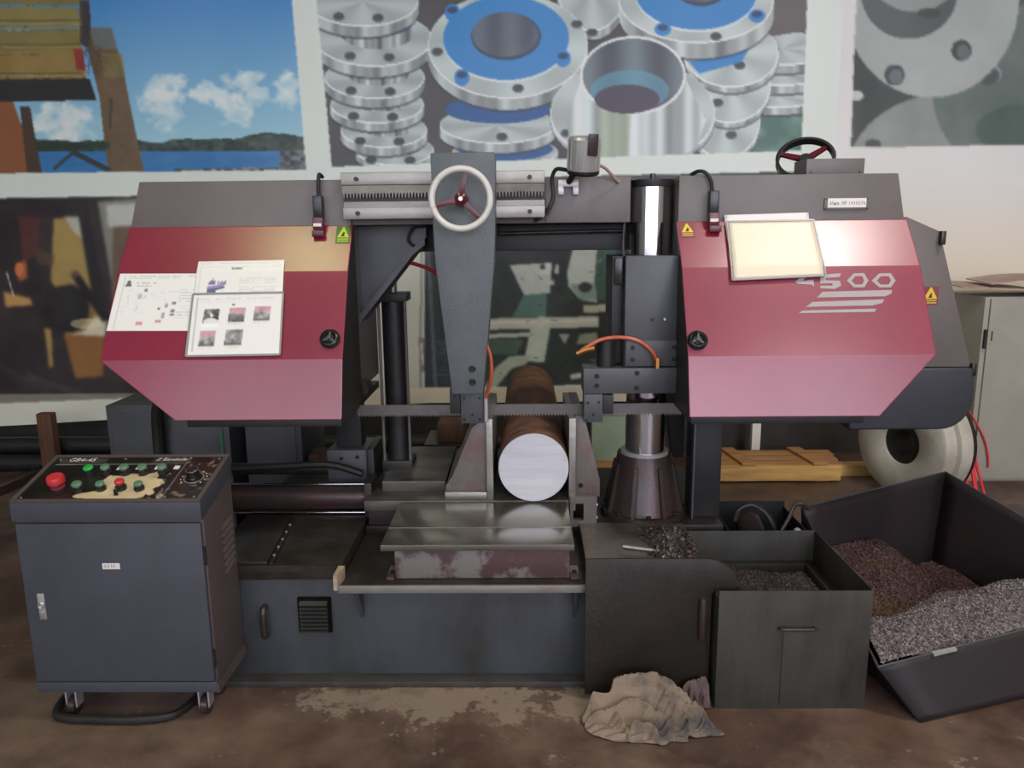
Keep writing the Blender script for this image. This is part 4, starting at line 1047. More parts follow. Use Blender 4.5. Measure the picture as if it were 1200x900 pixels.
sheet('paper_sheet', pD, [(0.757,1.663),(1.074,1.669),(1.078,1.50),(0.760,1.48)], 0.004, 'blank white sheet behind the cream pocket on right red hood', nx=20, ny=24)
pE = Art(0,0,100,60,0.5,(206,194,170))
pk2 = thing('document_pocket', (0.93, hy(1.5)-0.012, 1.42), 'empty cream document pocket tilted over the number on right hood', 'document pocket')
sheet('sheet', pE, [(0.768,1.630),(1.082,1.633),(1.088,1.440),(0.760,1.428)], 0.014, None, parent=pk2, nx=20, ny=24)
edging(pk2, [(0.763,1.633),(1.087,1.636),(1.093,1.436),(0.755,1.424)], 0.014)

# ------------------------------------------------------------------ control console
con = thing('control_console', (-1.33, 2.44, 0), 'grey control console on castors with a worn black button panel', 'console')
mat('console_side', (84,72,70), 0.5, rgb2=(70,62,60), scale=4, amt=0.6)
body = obj('body', prism_yz(NB(), [(2.305,0.118),(2.305,0.718),(2.548,0.79),(2.548,0.118)], -1.632, -1.028), M['console_side'], con, 0.004)
door = obj('door', box(NB(), -1.628, -1.034, 2.290, 2.304, 0.160, 0.712), M['console_paint'], con, 0.003)
obj('bottom_rail', box(NB(), -1.632, -1.028, 2.292, 2.304, 0.118, 0.156), M['console_paint'], con, 0.003)
hd = obj('desk_frame', hull(NB(), [(-1.634,2.285,0.722),(-1.026,2.285,0.722),(-1.026,2.555,0.79),(-1.634,2.555,0.79)], [(-1.634,2.285,0.784),(-1.026,2.285,0.784),(-1.026,2.555,0.858),(-1.634,2.555,0.858)]), M['console_paint'], con, 0.003)
def P_(s, t, h=0.0):
    """panel point: s across 0..1, t front to back 0..1, h above the panel"""
    n_ = Vector((0, -0.074, 0.27)).normalized()
    return Vector((-1.634+0.608*s, 2.285+0.27*t, 0.784+0.074*t)) + n_*h
PN = Vector((0, -0.074, 0.27)).normalized()
def slab(s0, s1, t0, t1, h0, h1): return hull(NB(), [P_(s0,t0,h0),P_(s1,t0,h0),P_(s1,t1,h0),P_(s0,t1,h0)], [P_(s0,t0,h1),P_(s1,t0,h1),P_(s1,t1,h1),P_(s0,t1,h1)])
for nm, a in (('rim', (0,1,0,0.05)), ('rim', (0,1,0.95,1)), ('rim', (0,0.025,0.05,0.95)), ('rim', (0.975,1,0.05,0.95))):
    obj(nm, slab(*a, 0, 0.006), M['console_side'], hd, 0.001)
pP = Art(0,0,200,100,1.5,(26,24,23))
pP.put(pP.clip, lambda x, y: mixc((22,20,20), (46,40,36), vn(x, y, 30)*1.6-0.5))
wear = (((pP.X-115)/52)**2 + ((pP.Y-66)/30)**2 + (vn(pP.X, pP.Y, 26)-0.5)*2.6 < 0.75) | (((pP.X-100)/56)**2 + ((pP.Y-94)/12)**2 + (vn(pP.X, pP.Y, 20)-0.5)*2.2 < 0.7)
pP.put(wear, lambda x, y: mixc((206,186,146), (170,152,120), vn(x, y, 16)))
pP.put((vn(pP.X, pP.Y, 7) > 0.66) & (pP.X > 128), (120,104,90), 0.8)
pP.line(5,18,160,17,1.0,(150,146,140)); pP.line(160,4,160,96,0.8,(110,106,100))
pP.poly([(6,3),(158,3),(158,16),(6,16)], (60,56,54)); pP.poly([(62,3),(118,3),(118,14),(62,14)], (24,22,22))
pP.blur(1)
Sg, Tg = np.meshgrid(np.linspace(0.025,0.975,150), np.linspace(0.95,0.05,80)); Sg = Sg.ravel(); Tg = Tg.ravel()
Vp = np.array([P_(a, b, 0.0025) for a, b in zip(Sg, Tg)])
mat('panel_film', (20,20,20), 0.3)
attr_mat('panel_print', 0.28)
pan = printed('panel', pP, Vp, np.stack([(Sg-0.025)/0.95*200, (0.95-Tg)/0.9*100], -1), 150, 80, M['panel_print'], con)
PM = Matrix.Rotation(math.atan2(0.074, 0.27), 4, 'X')
text('GB4-45', 0.030, Matrix.Translation(P_(0.10,0.855,0.004)) @ PM, M['white_label'], 'panel_lettering', pan, 0.2)
text('Z Bandsaw', 0.024, Matrix.Translation(P_(0.60,0.865,0.004)) @ PM, M['white_label'], 'panel_lettering', pan, 0.2)
def button(s, t, r, m, h=0.02, name='push_button', ring='btn_base'):
    c = P_(s, t, 0.003)
    o = obj(name, lathe(NB(), [(r*1.15,0),(r*1.15,h*0.4),(r*0.9,h*0.45),(r*0.85,h*0.8),(0,h*0.8)], c, PN, 20), M[ring], pan)
    obj('button_cap', lathe(NB(), [(r*0.9,h*0.8),(r,h*0.85),(r,h*1.1),(r*0.8,h*1.25),(0,h*1.25)], c, PN, 20), M[m], pan)
button(0.285, 0.60, 0.016, 'btn_green')
for k, s in enumerate((0.385, 0.49, 0.59, 0.70)): button(s, 0.58, 0.015, 'btn_teal', 0.026)
button(0.315, 0.22, 0.016, 'btn_teal', 0.026); button(0.43, 0.25, 0.014, 'btn_teal', 0.022)
button(0.535, 0.26, 0.015, 'btn_red', 0.028); button(0.635, 0.25, 0.014, 'btn_teal', 0.022)
obj('selector', box(NB(), *[v for p in zip(P_(0.525,0.12,0.003), P_(0.545,0.16,0.022)) for v in sorted(p)]), M['black_plastic'], pan, 0.002)
for s, t in ((0.42,0.68),(0.525,0.69),(0.63,0.69),(0.735,0.69)):
    obj('button_tag', slab(s, s+0.03, t-0.02, t+0.05, 0.003, 0.005), M['white_label'], pan)
em = P_(0.185, 0.30, 0.003)
obj('emergency_base', lathe(NB(), [(0.022,0),(0.022,0.006),(0.014,0.008),(0.014,0.022),(0,0.022)], em, PN, 24), M['label_red'], pan)
obj('emergency_stop', lathe(NB(), [(0.015,0.016),(0.027,0.020),(0.028,0.034),(0.024,0.042),(0,0.044)], em, PN, 28), M['btn_red'], pan)
dl = P_(0.885, 0.48, 0.003)
obj('dial_ring', torus(NB(), dl + PN*0.001, PN, 0.031, 0, 40, sq=(0.002,0.001)), M['bolt_bright'], pan)
dk = obj('dial_knob', lathe(NB(), [(0.026,0),(0.025,0.008),(0.021,0.010),(0.019,0.034),(0.017,0.036),(0,0.036)], dl, PN, 24), M['black_plastic'], pan)
obj('dial_band', torus(NB(), dl + PN*0.033, PN, 0.019, 0, 24, sq=(0.001,0.001)), M['bolt_bright'], pan)
for k in range(11):
    a = math.radians(-40 + 26*k); e = Vector((math.cos(a),0,0)) + Vector((0,0.27,0.074)).normalized()*math.sin(a)
    obj('dial_mark', lathe(NB(), [(0,0.001),(0.0022,0.001),(0.0022,0),(0,0)], dl + e*0.041, PN, 8), M['white_label'], pan)
for s, t in ((0.04,0.09),(0.955,0.09),(0.955,0.90),(0.05,0.90),(0.775,0.09),(0.80,0.09),(0.42,0.91),(0.755,0.92),(0.79,0.92)):
    obj('panel_screw', lathe(NB(), [(0.0045,0),(0.004,0.002),(0,0.0025)], P_(s,t,0.003), PN, 10), M['bolt_bright'], pan)
# door lock, sticker, hinges, louvres
lk = obj('lock_plate', box(NB(), -1.585, -1.563, 2.284, 2.290, 0.385, 0.475), M['alu'], door, 0.002)
obj('lock_ring', torus(NB(), (-1.574,2.283,0.435), (0,-1,0), 0.009, 0.003, 20, 8), M['bolt_bright'], door)
obj('lock_lever', box(NB(), -1.582, -1.566, 2.279, 2.284, 0.388, 0.412), M['bolt_bright'], door, 0.002)
obj('sticker', box(NB(), -1.362, -1.306, 2.2890, 2.2900, 0.558, 0.578), M['white_label'], door)
text('0,5 М', 0.015, Matrix.Translation((-1.357, 2.2885, 0.563)) @ RX90, M['label_red'], 'sticker_lettering', door)
for z in (0.24, 0.60): obj('hinge', cyl(NB(), (-1.031,2.296,z-0.03), (-1.031,2.296,z+0.03), 0.006), M['bolt'], door)
for k in range(7):
    z = 0.475 + 0.026*k
    obj('louvre', hull(NB(), [(-1.028,2.43,z),(-1.028,2.43,z+0.010),(-1.019,2.43,z+0.002)], [(-1.028,2.52,z+0.012),(-1.028,2.52,z+0.022),(-1.019,2.52,z+0.014)]), M['console_side'], body)
obj('bottom_edge', hull(NB(), [(-1.027,2.292,0.118),(-1.020,2.292,0.118),(-1.020,2.545,0.118),(-1.027,2.545,0.118)], [(-1.027,2.292,0.150),(-1.022,2.292,0.150),(-1.022,2.545,0.150),(-1.027,2.545,0.150)]), M['console_side'], con)
for x, y in ((-1.555,2.36),(-1.10,2.36),(-1.555,2.48),(-1.10,2.48)):
    cs = obj('castor', cyl(NB(), (x-0.012,y,0.032), (x+0.012,y,0.032), 0.032, seg=20), M['cast_oily'], con)
    fk = NB(); box(fk, x-0.019, x-0.014, y-0.02, y+0.02, 0.03, 0.10); box(fk, x+0.014, x+0.019, y-0.02, y+0.02, 0.03, 0.10); box(fk, x-0.03, x+0.03, y-0.03, y+0.03, 0.10, 0.118)
    obj('fork', fk, M['alu'], cs)
cbl = tube(NB(), [(-1.62,2.52,0.016),(-1.628,2.42,0.016),(-1.59,2.315,0.016),(-1.45,2.295,0.016),(-1.30,2.295,0.016),(-1.20,2.32,0.016),(-1.165,2.40,0.016),(-1.165,2.48,0.016)], 0.014, 10)
tag(obj('power_cable', cbl, M['rubber']), 'thick black cable looped on the floor under the control console', 'cable')

# ------------------------------------------------------------------ chip tray, scoop bin and swarf
ct = thing('chip_tray', (0.90, 2.64, 0), 'square open steel coolant tray between splash plate and swarf bin', 'tray')
T = 0.004
obj('front_panel', box(NB(), 0.640, 1.148, 2.38, 2.38+T, 0.0, 0.432), M['bin_steel'], ct, 0.001)
obj('back_panel', box(NB(), 0.640, 1.148, 2.90-T, 2.90, 0.0, 0.436), M['bin_steel'], ct, 0.001)
obj('side_panel', box(NB(), 0.640, 0.640+T, 2.384, 2.896, 0.0, 0.40), M['bin_steel'], ct, 0.001)
obj('side_panel', box(NB(), 1.148-T, 1.148, 2.384, 2.896, 0.0, 0.434), M['bin_steel'], ct, 0.001)
obj('inner_floor', box(NB(), 0.645, 1.143, 2.385, 2.895, 0.270, 0.276), M['bin_inside'], ct)
for x0_, x1_, y0_, y1_ in ((0.645,1.143,2.862,2.895),(1.100,1.143,2.385,2.862)):
    obj('inner_ledge', box(NB(), x0_, x1_, y0_, y1_, 0.276, 0.312), M['bin_inside'], ct, 0.003)
obj('handle', tube(NB(), [(0.845,2.38,0.300),(0.845,2.362,0.304),(0.87,2.358,0.305),(0.935,2.358,0.305),(0.958,2.362,0.304),(0.958,2.38,0.300)], 0.005, 8), M['oily_steel'], ct)
fl_ = NB(); prism_xz(fl_, [(0.858,0.02),(0.858,0.285),(0.945,0.285),(0.945,0.02)], 2.3765, 2.3798)
obj('flap', fl_, M['bin_steel'], ct, 0.001)

sb = thing('swarf_bin', (1.75, 2.9, 0), 'low dark steel scoop bin heaped with metal swarf', 'bin')
FL, FR, BR, BL = Vector((1.168,2.352,0.172)), Vector((2.35,2.70,0.255)), Vector((2.03,3.60,0.452)), Vector((1.170,3.12,0.450))
fl0, fr0, br0, bl0 = Vector((1.30,2.30,0.004)), Vector((2.28,2.62,0.004)), Vector((1.96,3.52,0.004)), Vector((1.19,3.06,0.004))
ctr = (FL+FR+BR+BL)/4; ctr.z = 0
def wall(a, b, a0, b0, name):
    bm = NB(); n_ = 10; g = []
    for j in range(n_+1):
        g.append([bm.verts.new((a*(1-i/n_)+b*(i/n_))*(1-j/n_) + (a0*(1-i/n_)+b0*(i/n_))*(j/n_)) for i in range(n_+1)])
    for j in range(n_):
        for i in range(n_): bm.faces.new((g[j][i], g[j][i+1], g[j+1][i+1], g[j+1][i]))
    o = obj(name, bm, M['scoop_steel'], sb)
    sd = o.modifiers.new('thickness', 'SOLIDIFY'); sd.thickness = 0.006; sd.offset = 0
    return o
wall(FL, FR, fl0, fr0, 'front_wall'); wall(FR, BR, fr0, br0, 'side_wall'); wall(BR, BL, br0, bl0, 'back_wall'); wall(BL, FL, bl0, fl0, 'side_wall')
obj('bin_floor', hull(NB(), [p for p in (fl0,fr0,br0,bl0)], [p+Vector((0,0,0.005)) for p in (fl0,fr0,br0,bl0)]), M['scoop_steel'], sb)
e = FR-FL
obj('rim_edge', tube(NB(), [FL, FR], 0.004, 6, 1, False), M['grey_dark'], sb)
obj('rim_edge', tube(NB(), [BL, BR], 0.004, 6, 1, False), M['grey_dark'], sb)
obj('rim_edge', tube(NB(), [BR, FR], 0.004, 6, 1, False), M['grey_dark'], sb)
hc_ = FL + e*0.215
obj('lug', hull(NB(), [hc_+Vector(p) for p in ((-0.045,-0.03,-0.006),(0.045,-0.005,0.0),(0.045,0.01,0.0),(-0.045,-0.01,-0.006))], [hc_+Vector(p) for p in ((-0.045,-0.03,0.002),(0.045,-0.005,0.008),(0.045,0.01,0.008),(-0.045,-0.01,0.002))]), M['alu'], sb)
for t in (0.17, 0.29):
    p = FL + e*t
    obj('stiffener', tube(NB(), [p+Vector((0,-0.004,-0.012)), p+Vector((0.0,-0.018,-0.10))], 0.008, 6, 1, False), M['scoop_steel'], sb)

def heap(name, label, quad, zf, n, material, flake_n, flake_mat, fl_size, thr=None):
    """bed of chips: a noisy skin plus many small curled flakes, one uncountable mass"""
    a, b, c, d = quad; bm = NB(); g = []
    r_ = random.Random(5)
    for j in range(n+1):
        row = []
        for i in range(n+1):
            s_, t_ = i/n, j/n
            p = (a*(1-s_)+b*s_)*(1-t_) + (d*(1-s_)+c*s_)*t_
            row.append(bm.verts.new((p.x, p.y, zf(s_, t_, p) + r_.uniform(-1,1)*fl_size*0.35)))
        g.append(row)
    for j in range(n):
        for i in range(n): bm.faces.new((g[j][i], g[j][i+1], g[j+1][i+1], g[j+1][i]))
    for k in range(flake_n):
        s_, t_ = r_.random(), r_.random()
        p = (a*(1-s_)+b*s_)*(1-t_) + (d*(1-s_)+c*s_)*t_; z = zf(s_, t_, p)
        o = Vector((p.x, p.y, z + r_.random()*fl_size*0.7))
        u = Vector((r_.uniform(-1,1), r_.uniform(-1,1), r_.uniform(-0.6,0.9))).normalized()*fl_size*r_.uniform(0.5,1.3)
        v = u.cross(Vector((r_.uniform(-1,1), r_.uniform(-1,1), r_.uniform(-1,1)))).normalized()*fl_size*0.35
        w = u.cross(v).normalized()*fl_size*0.4
        A_ = [bm.verts.new(o+q_) for q_ in (-u-v, -u+v, v*0.8+w, -v*0.8+w, u+v*0.6, u-v*0.6)]
        bm.faces.new((A_[0],A_[1],A_[2],A_[3])); bm.faces.new((A_[3],A_[2],A_[4],A_[5]))
    o = obj(name, bm, material, None, flat=True)
    return tag(o, label, 'swarf', kind='stuff')
q4 = [Vector((1.192,2.368,0)), Vector((2.28,2.70,0)), Vector((1.985,3.53,0)), Vector((1.20,3.075,0))]
def lerpq(s_, t_):
    a,b,c,d = q4; return (a*(1-s_)+b*s_)*(1-t_) + (d*(1-s_)+c*s_)*t_
def bump_(p): return 0.012*math.sin(p.x*9+p.y*4) + 0.008*math.sin(p.x*23-p.y*17)
def zfront(s_, t_, p):
    t2 = t_*0.46
    return 0.165 + 0.07*s_ + 0.05*math.sin(min(t2/0.26, 1.0)*PI*0.5) + bump_(p) - 0.13*max(0, t2-0.26)/0.20*(0.5+0.5*s_) - 0.05*max(0, s_-0.5)*t2/0.46
def zback(s_, t_, p): return 0.175 + 0.10*t_*(1-0.75*s_) - 0.17*min(1, max(0, s_-0.48+0.10*(1-t_))/0.34) + bump_(p)*0.7
heap('metal_swarf', 'silvery grey metal swarf heaped at the front of the bin', [lerpq(0,0), lerpq(1,0), lerpq(1,0.46), lerpq(0,0.46)], zfront, 150, M['swarf'], 16000, M['swarf'], 0.0065)
heap('metal_swarf', 'rusty brown swarf lying at the back of the bin', [lerpq(0,0.40), lerpq(1,0.40), lerpq(1,1), lerpq(0,1)], zback, 130, M['swarf_rust'], 12000, M['swarf_rust'], 0.006)
def zcurl(s_, t_, p): return 0.438 + 0.060*math.exp(-((s_-0.55)**2*1.3+(t_-0.5)**2)*7) + 0.006*math.sin(p.x*70+p.y*50)
heap('metal_swarf', 'small dark pile of swarf curls by the column foot', [Vector((0.44,2.60,0)), Vector((0.632,2.60,0)), Vector((0.632,2.90,0)), Vector((0.44,2.90,0))], zcurl, 40, M['swarf_dark'], 700, M['swarf_dark'], 0.010)
def ztray(s_, t_, p): return 0.279 + 0.012*math.sin(p.x*13+1)*math.sin(p.y*17) + 0.02*max(0, t_-0.6)
heap('metal_swarf', 'thin wet layer of fine swarf inside the coolant tray', [Vector((0.650,2.39,0)), Vector((1.096,2.39,0)), Vector((1.096,2.858,0)), Vector((0.650,2.858,0))], ztray, 50, M['swarf_dark'], 5000, M['swarf_dark'], 0.005)

# coolant pump box with its hoses behind the tray
pb = thing('coolant_pump', (1.0, 3.1, 0), 'dark coolant pump box with two curved hoses behind chip tray', 'pump')
bb = NB(); box(bb, 0.83, 1.150, 3.27, 3.275, 0.0, 0.425); box(bb, 0.83, 1.150, 2.99, 2.995, 0.0, 0.36); box(bb, 0.83, 0.835, 2.995, 3.27, 0, 0.40); box(bb, 1.145, 1.150, 2.995, 3.27, 0, 0.40); box(bb, 0.835,1.145,2.995,3.27,0.0,0.01)
obj('tank', bb, M['black_steel'], pb)
obj('pump_motor', lathe(NB(), [(0,0.0),(0.05,0.0),(0.055,0.02),(0.055,0.10),(0.04,0.12),(0,0.12)], (0.955,3.05,0.34), (0,0.9,0.35), 24), M['cast_oily'], pb)
obj('pump_cap', lathe(NB(), [(0,0.014),(0.016,0.012),(0.018,0),(0,0)], (0.957,3.047,0.345), (0,-0.94,0.34), 16), M['brass'], pb)
obj('hose', tube(NB(), [(0.885,3.1,0.40),(0.90,3.1,0.45),(0.95,3.09,0.475),(1.0,3.07,0.45),(1.03,3.05,0.40),(1.04,3.04,0.34)], 0.011), M['oily_steel'], pb)
obj('hose', tube(NB(), [(1.06,3.05,0.36),(1.10,3.07,0.42),(1.13,3.09,0.47),(1.165,3.09,0.475),(1.19,3.09,0.455)], 0.009), M['cast_oily'], pb)
obj('rag_knot', lathe(NB(), [(0,-0.022),(0.014,-0.012),(0.018,0.0),(0.013,0.014),(0,0.022)], (1.125,3.03,0.375), (0,0,1), 12), M['wheel_white'], pb)

# ------------------------------------------------------------------ rag on the floor
from mathutils import noise as mnoise
def rag(name, label, cx, cy, rx, ry, h, folds, material, seed, n=120):
    """crumpled cloth: the sheet hangs between fold lines (polylines x,y,height in rag units) like a tent"""
    bm = NB(); g = []; off = Vector((seed*7.1, seed*3.3, 0))
    segs = []
    for f in folds:
        pts = [Vector(p) for p in f]
        sp_ = spline(pts, 6) if len(pts) > 2 else pts
        segs += list(zip(sp_, sp_[1:]))
    def height(x, y):
        best = -9; p = Vector((x, y))
        for a_, b_ in segs:
            d_ = Vector((b_.x-a_.x, b_.y-a_.y)); q_ = p - Vector((a_.x, a_.y))
            t = max(0, min(1, q_.dot(d_)/max(1e-9, d_.length_squared)))
            dist = (q_ - d_*t).length
            hh = a_.z + (b_.z-a_.z)*t
            z = hh - 1.9*dist**0.8 if dist < 1 else -9
            best = max(best, z)
        return best
    for j in range(n+1):
        row = []
        for i in range(n+1):
            u, v = i/n*2-1, j/n*2-1
            a = math.atan2(v, u); rr = max(abs(u), abs(v))
            R = rr*(0.86 + 0.30*mnoise.noise(Vector((math.cos(a)*1.5, math.sin(a)*1.5, 1.7))+off) + 0.16*mnoise.noise(Vector((math.cos(a)*4.4, math.sin(a)*4.4, 4.7))+off))
            x = R*math.cos(a); y = R*math.sin(a)
            wx = x + 0.08*mnoise.noise(Vector((x*2, y*2, 5))+off); wy = y + 0.08*mnoise.noise(Vector((x*2, y*2, 8))+off)
            z = max(0.04, height(wx, wy))*min(1, (1-rr)*5 + 0.25)
            z += 0.09*(1-abs(mnoise.noise(Vector((x*2.2+y, y*5.5-x*2, 2))+off))*2)*min(1, (1-rr)*6+0.2) + 0.02*mnoise.noise(Vector((x*9, y*9, 1))+off)
            row.append(bm.verts.new((cx+rx*x, cy+ry*y, max(0.003, z*h))))
        g.append(row)
    for j in range(n):
        for i in range(n): bm.faces.new((g[j][i], g[j][i+1], g[j+1][i+1], g[j+1][i]))
    o = obj(name, bm, material, None, ang=80)
    sd = o.modifiers.new('thickness', 'SOLIDIFY'); sd.thickness = 0.002; sd.offset = 1
    return tag(o, label, 'rag')
RAG_FOLDS = [[(-0.95,0.1,0.30),(-0.55,0.45,0.75),(-0.1,0.55,1.0),(0.35,0.35,0.85),(0.85,-0.25,0.25)],
             [(-0.9,-0.15,0.25),(-0.75,-0.5,0.22),(-0.7,-0.8,0.08)],
             [(-0.85,0.0,0.32),(-0.5,0.05,0.45),(-0.15,0.12,0.55),(0.15,-0.15,0.40),(0.25,-0.5,0.22)],
             [(-0.15,-0.35,0.30),(0.05,-0.55,0.30),(0.10,-0.95,0.08)], [(0.3,0.25,0.70),(0.6,-0.05,0.45),(0.8,-0.55,0.16)],
             [(0.35,0.1,0.50),(0.5,-0.35,0.34),(0.55,-0.85,0.08)], [(-0.45,-0.1,0.36),(-0.3,-0.45,0.22),(-0.35,-0.85,0.06)], [(0.5,0.55,0.5),(0.75,0.2,0.38),(0.98,-0.1,0.12)]]
rag('rag', 'crumpled dirty beige cleaning rag lying before the splash plate', 0.395, 2.285, 0.245, 0.125, 0.150, RAG_FOLDS, M['rag'], 4)
rag('rag', 'small dark brown crumpled rag behind the beige one', 0.575, 2.39, 0.060, 0.028, 0.125, [[(-0.7,0.1,0.55),(-0.3,0.3,0.78),(0.1,0.3,0.74),(0.5,0.2,0.82),(0.8,0.0,0.5)],[(-0.3,0.0,0.6),(-0.4,-0.8,0.2)],[(0.45,0.0,0.62),(0.5,-0.8,0.2)],[(0.05,-0.1,0.45),(0.05,-0.8,0.15)]], M['rag_dark'], 9, 40)

# ------------------------------------------------------------------ things along the wall
cab = thing('steel_cabinet', (3.2, 5.05, 0), 'pale grey steel cabinet against the wall on the right', 'cabinet')
obj('carcass', box(NB(), 2.855, 3.75, 4.815, 5.36, 0.0, 1.19), M['cabinet_paint'], cab, 0.004)
dr = obj('door', box(NB(), 2.885, 3.74, 4.80, 4.814, 0.02, 1.18), M['cabinet_paint'], cab, 0.003)
for z in (0.28, 0.93): obj('hinge', cyl(NB(), (2.872,4.806,z-0.06), (2.872,4.806,z+0.06), 0.009), M['bolt'], cab)
obj('slot', box(NB(), 2.905, 2.912, 4.797, 4.80, 0.92, 0.98), M['bolt'], dr)
for k, (x0, x1, y0, y1, z, dz, lab, m) in enumerate(((2.70,3.30,4.80,5.25,1.195,0.015,'brown cardboard sheet drooping over the cabinet corner','cardboard'), (2.86,3.62,4.78,5.15,1.20,0.03,'pale grey-pink cardboard sheet lying on top of cabinet','cardboard'))):
    nn = 16; bm = NB(); g = []
    for j in range(2):
        for i in range(nn+1):
            t = i/nn; x = x0+(x1-x0)*t
            z_ = z + 0.004 + k*0.065 + dz*math.sin(t*PI*(1.1 if k else 0.9)) + (0.05*(1-t) if k == 0 else 0.0)
            g.append([bm.verts.new((x + 0.05*j, (y0,y1)[j], z_ + 0.012*j)), bm.verts.new((x + 0.05*j, (y0,y1)[j], z_+0.006+0.012*j))])
    N1 = nn+1; fs = []
    for i in range(nn):
        a_, b_, c_, d_ = g[i], g[i+1], g[N1+i+1], g[N1+i]
        for s_ in (0,1): fs.append(bm.faces.new((a_[s_], b_[s_], c_[s_], d_[s_])))
        fs.append(bm.faces.new((a_[0], b_[0], b_[1], a_[1]))); fs.append(bm.faces.new((d_[0], c_[0], c_[1], d_[1])))
    fs.append(bm.faces.new((g[0][0],g[0][1],g[N1][1],g[N1][0]))); fs.append(bm.faces.new((g[nn][0],g[nn][1],g[N1+nn][1],g[N1+nn][0])))
    bmesh.ops.recalc_face_normals(bm, faces=fs)
    tag(obj('cardboard_sheet', bm, M[m]), lab, 'cardboard')

# big cream flange ring standing on edge, turned towards the left
ax = Vector((-0.93, -0.36, 0.0)).normalized(); fcn = Vector((2.29, 4.52, 0.346))
fg = thing('flange_wheel', (2.40, 4.52, 0), 'big cream painted steel wheel standing on edge beside cabinet', 'wheel')
obj('disc', lathe(NB(), [(0.13,0.0),(0.13,0.03),(0.17,0.05),(0.31,0.05),(0.325,0.04),(0.33,-0.03),(0.318,-0.036),(0.318,-0.044),(0.345,-0.05),(0.345,-0.14),(0.33,-0.15),(0.13,-0.15)], fcn, ax, 64, closed=True), M['flange_cream'], fg)
obj('bore_ring', lathe(NB(), [(0.075,0.015),(0.13,0.015),(0.13,-0.13),(0.075,-0.13)], fcn, ax, 40, closed=True), M['black_steel'], fg)
obj('rubber_back', lathe(NB(), [(0.20,-0.15),(0.335,-0.15),(0.335,-0.18),(0.20,-0.18)], fcn, ax, 48, closed=True), M['rubber'], fg)
st = thing('strap_bundle', (2.66, 4.50, 0), 'bundle of red plastic strapping hanging beside the cabinet', 'strapping')
for k in range(8):
    dx = (k-3.5)*0.018; sp_ = random.uniform(-0.02, 0.02)
    obj('strap', tube(NB(), [(2.64,4.47,0.44),(2.645+dx*0.3,4.47,0.36),(2.64+dx*0.8,4.46,0.24),(2.64+dx*1.4+sp_*0.5,4.45,0.11),(2.645+dx*1.8+sp_*0.5,4.44,0.009)], 0.0085, 6), M['strap_red'], st)
obj('strap', tube(NB(), [(2.64,4.47,0.44),(2.65,4.52,0.50),(2.75,4.70,0.50),(2.86,4.787,0.40),(2.93,4.787,0.28),(2.965,4.787,0.16),(2.97,4.787,0.10)], 0.006, 6), M['strap_red'], st)
# crate lid: planks, front board and two cleats
cr = thing('crate_lid', (1.65, 5.0, 0), 'low yellow wooden crate lid with two cleats on the floor', 'crate')
for k in range(3):
    y0 = 4.83 + 0.118*k
    obj('plank', box(NB(), 1.262, 2.055+0.02*k, y0, y0+0.112, 0.096, 0.114), M['wood'], cr, 0.002)
obj('front_board', box(NB(), 1.258, 2.04, 4.80, 4.828, 0.012, 0.112), M['wood_light'], cr, 0.003)
obj('back_board', box(NB(), 1.262, 2.04, 5.155, 5.18, 0.012, 0.095), M['wood'], cr, 0.003)
for x in (1.40, 1.86): obj('cleat', hull(NB(), [(x,4.80,0.114),(x+0.09,4.80,0.114),(x+0.04,5.18,0.114),(x-0.05,5.18,0.114)], [(x,4.80,0.134),(x+0.09,4.80,0.134),(x+0.04,5.18,0.134),(x-0.05,5.18,0.134)]), M['wood'], cr, 0.002)
obj('skid', box(NB(), 1.30, 1.40, 4.83, 5.15, 0.0, 0.094), M['wood'], cr); obj('skid', box(NB(), 1.88, 1.98, 4.83, 5.15, 0.0, 0.094), M['wood'], cr)
tag(B('timber', M['wood_light'], None, (2.07, 2.42, 4.93, 5.03, 0.0, 0.075), 0.004), 'short squared timber on the floor beside crate lid', 'timber')
# dark bar stock stored along the wall
for k, (y, z, r, x0, x1) in enumerate(((5.28,0.06,0.06,-5.5,1.0),(5.15,0.06,0.06,-5.2,0.6),(5.215,0.17,0.06,-5.0,0.8))):
    tag(obj('steel_rod', cyl(NB(), (x0,y,z), (x1,y,z), r, seg=16), M['black_steel']), ['long dark steel rod on the floor against the wall','long dark steel rod on the floor, outer one of the stack','long dark steel rod lying on top of two others'][k], 'steel rod', 'dark steel rods along the wall')
tag(B('wooden_post', M['wood_dark'], None, (-3.32, -3.22, 5.02, 5.085, 0.0, 0.44), 0.004), 'short brown wooden post standing below the workshop picture', 'post')
tag(obj('square_bar', tube(NB(), [(-3.40,4.25,0.032),(-3.335,4.98,0.032)], 0.04, 4, 1, False), M['cast_oily'], bevel=0.003), 'short dark square steel bar on the floor before the wooden post', 'steel bar')
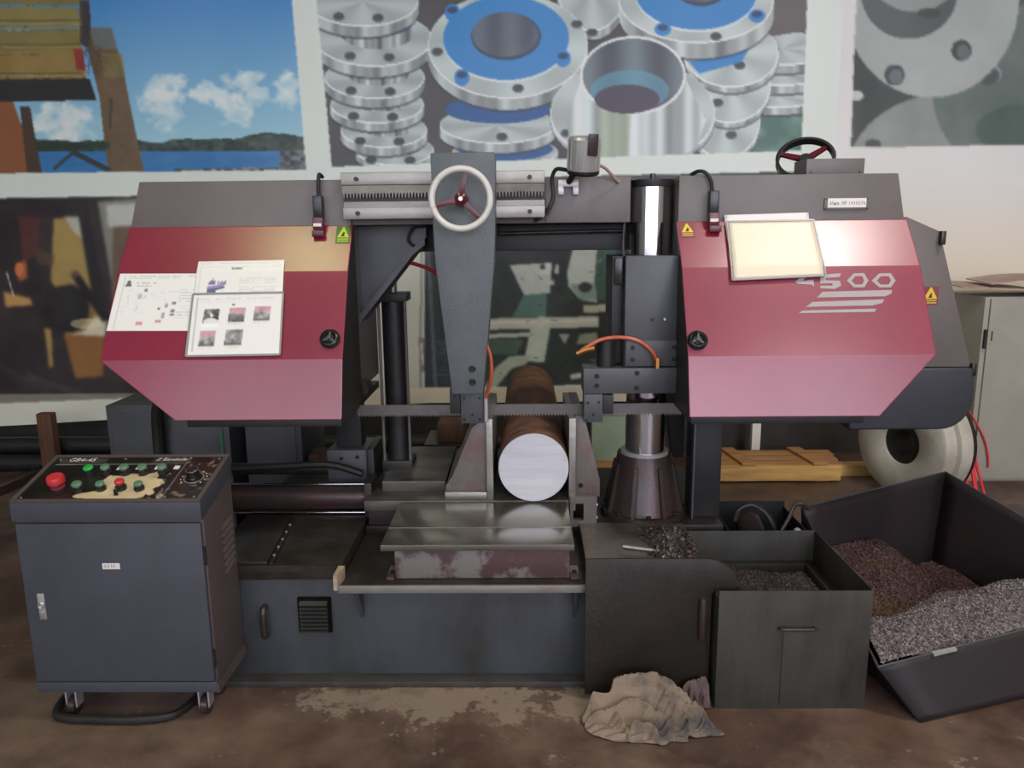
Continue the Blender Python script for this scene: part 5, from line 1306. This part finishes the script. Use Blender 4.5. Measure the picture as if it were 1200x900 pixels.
# dark equipment cabinets behind the saw on the left
for nm, dims, lab in (('machine_cabinet', (-2.12,-1.50,3.75,4.25,0.0,0.775), 'dark grey steel housing behind the control console'), ('machine_cabinet', (-1.44,-1.15,3.80,4.25,0.0,0.74), 'narrow dark grey steel housing behind the vise ram')):
    t = thing(nm, ((dims[0]+dims[1])/2, (dims[2]+dims[3])/2, 0), lab, 'cabinet')
    obj('carcass', box(NB(), *dims), M['grey_dark'], t, 0.006)
    obj('panel', box(NB(), dims[0]+0.03, dims[1]-0.03, dims[2]-0.006, dims[2], 0.04, dims[5]-0.04), M['grey_dark'], t, 0.002)
tag(obj('thick_hose', tube(NB(), [(-1.55,3.58,0.94),(-1.68,3.60,0.90),(-1.80,3.66,0.80),(-1.84,3.70,0.60),(-1.84,3.70,0.02)], 0.03, 10), M['rubber']), 'thick dark hose running down behind the left red hood', 'hose')
tag(obj('green_stake', tube(NB(), [(-1.505,3.66,0.0),(-1.505,3.66,0.66)], 0.006, 8, 1, False), M['green_rod']), 'thin green rod standing between the two dark housings', 'rod')
tag(B('wood_block', M['wood_dark'], None, (-1.13, -1.02, 3.83, 3.97, 0.0, 0.49), 0.004), 'wooden block standing beside the narrow dark housing', 'wood block')
# wooden box on a dark stand behind the moving jaw
sd_ = thing('rod_stand', (-0.42, 4.2, 0), 'dark steel stand carrying a small brown wooden box', 'stand')
obj('stand_top', box(NB(), -0.56, -0.27, 4.08, 4.40, 0.44, 0.47), M['cast_oily'], sd_, 0.003)
for x in (-0.54, -0.31):
    for y in (4.10, 4.36): obj('leg', box(NB(), x, x+0.02, y, y+0.02, 0.0, 0.439), M['black_steel'], sd_)
tag(B('wooden_box', M['wood_dark'], None, (-0.49, -0.34, 4.12, 4.30, 0.471, 0.575), 0.006), 'small brown wooden box on the dark stand behind the jaw', 'box')
gbx = thing('storage_box', (0.58, 5.08, 0), 'pale green storage box on timber between jaw and column', 'box')
obj('box_body', box(NB(), 0.44, 0.72, 4.95, 5.07, 0.11, 0.42), M['green_box'], gbx, 0.006)
obj('box_lid', box(NB(), 0.435, 0.725, 4.945, 5.075, 0.421, 0.45), M['green_box'], gbx, 0.006)
tag(B('timber', M['wood'], None, (0.40, 0.76, 4.94, 5.08, 0.0, 0.109), 0.004), 'wooden timber under the pale green storage box', 'timber')
tag(B('white_post', M['white_label'], None, (1.60, 1.66, 5.28, 5.33, 0.0, 0.33), 0.003), 'short white post standing behind the crate lid', 'post')
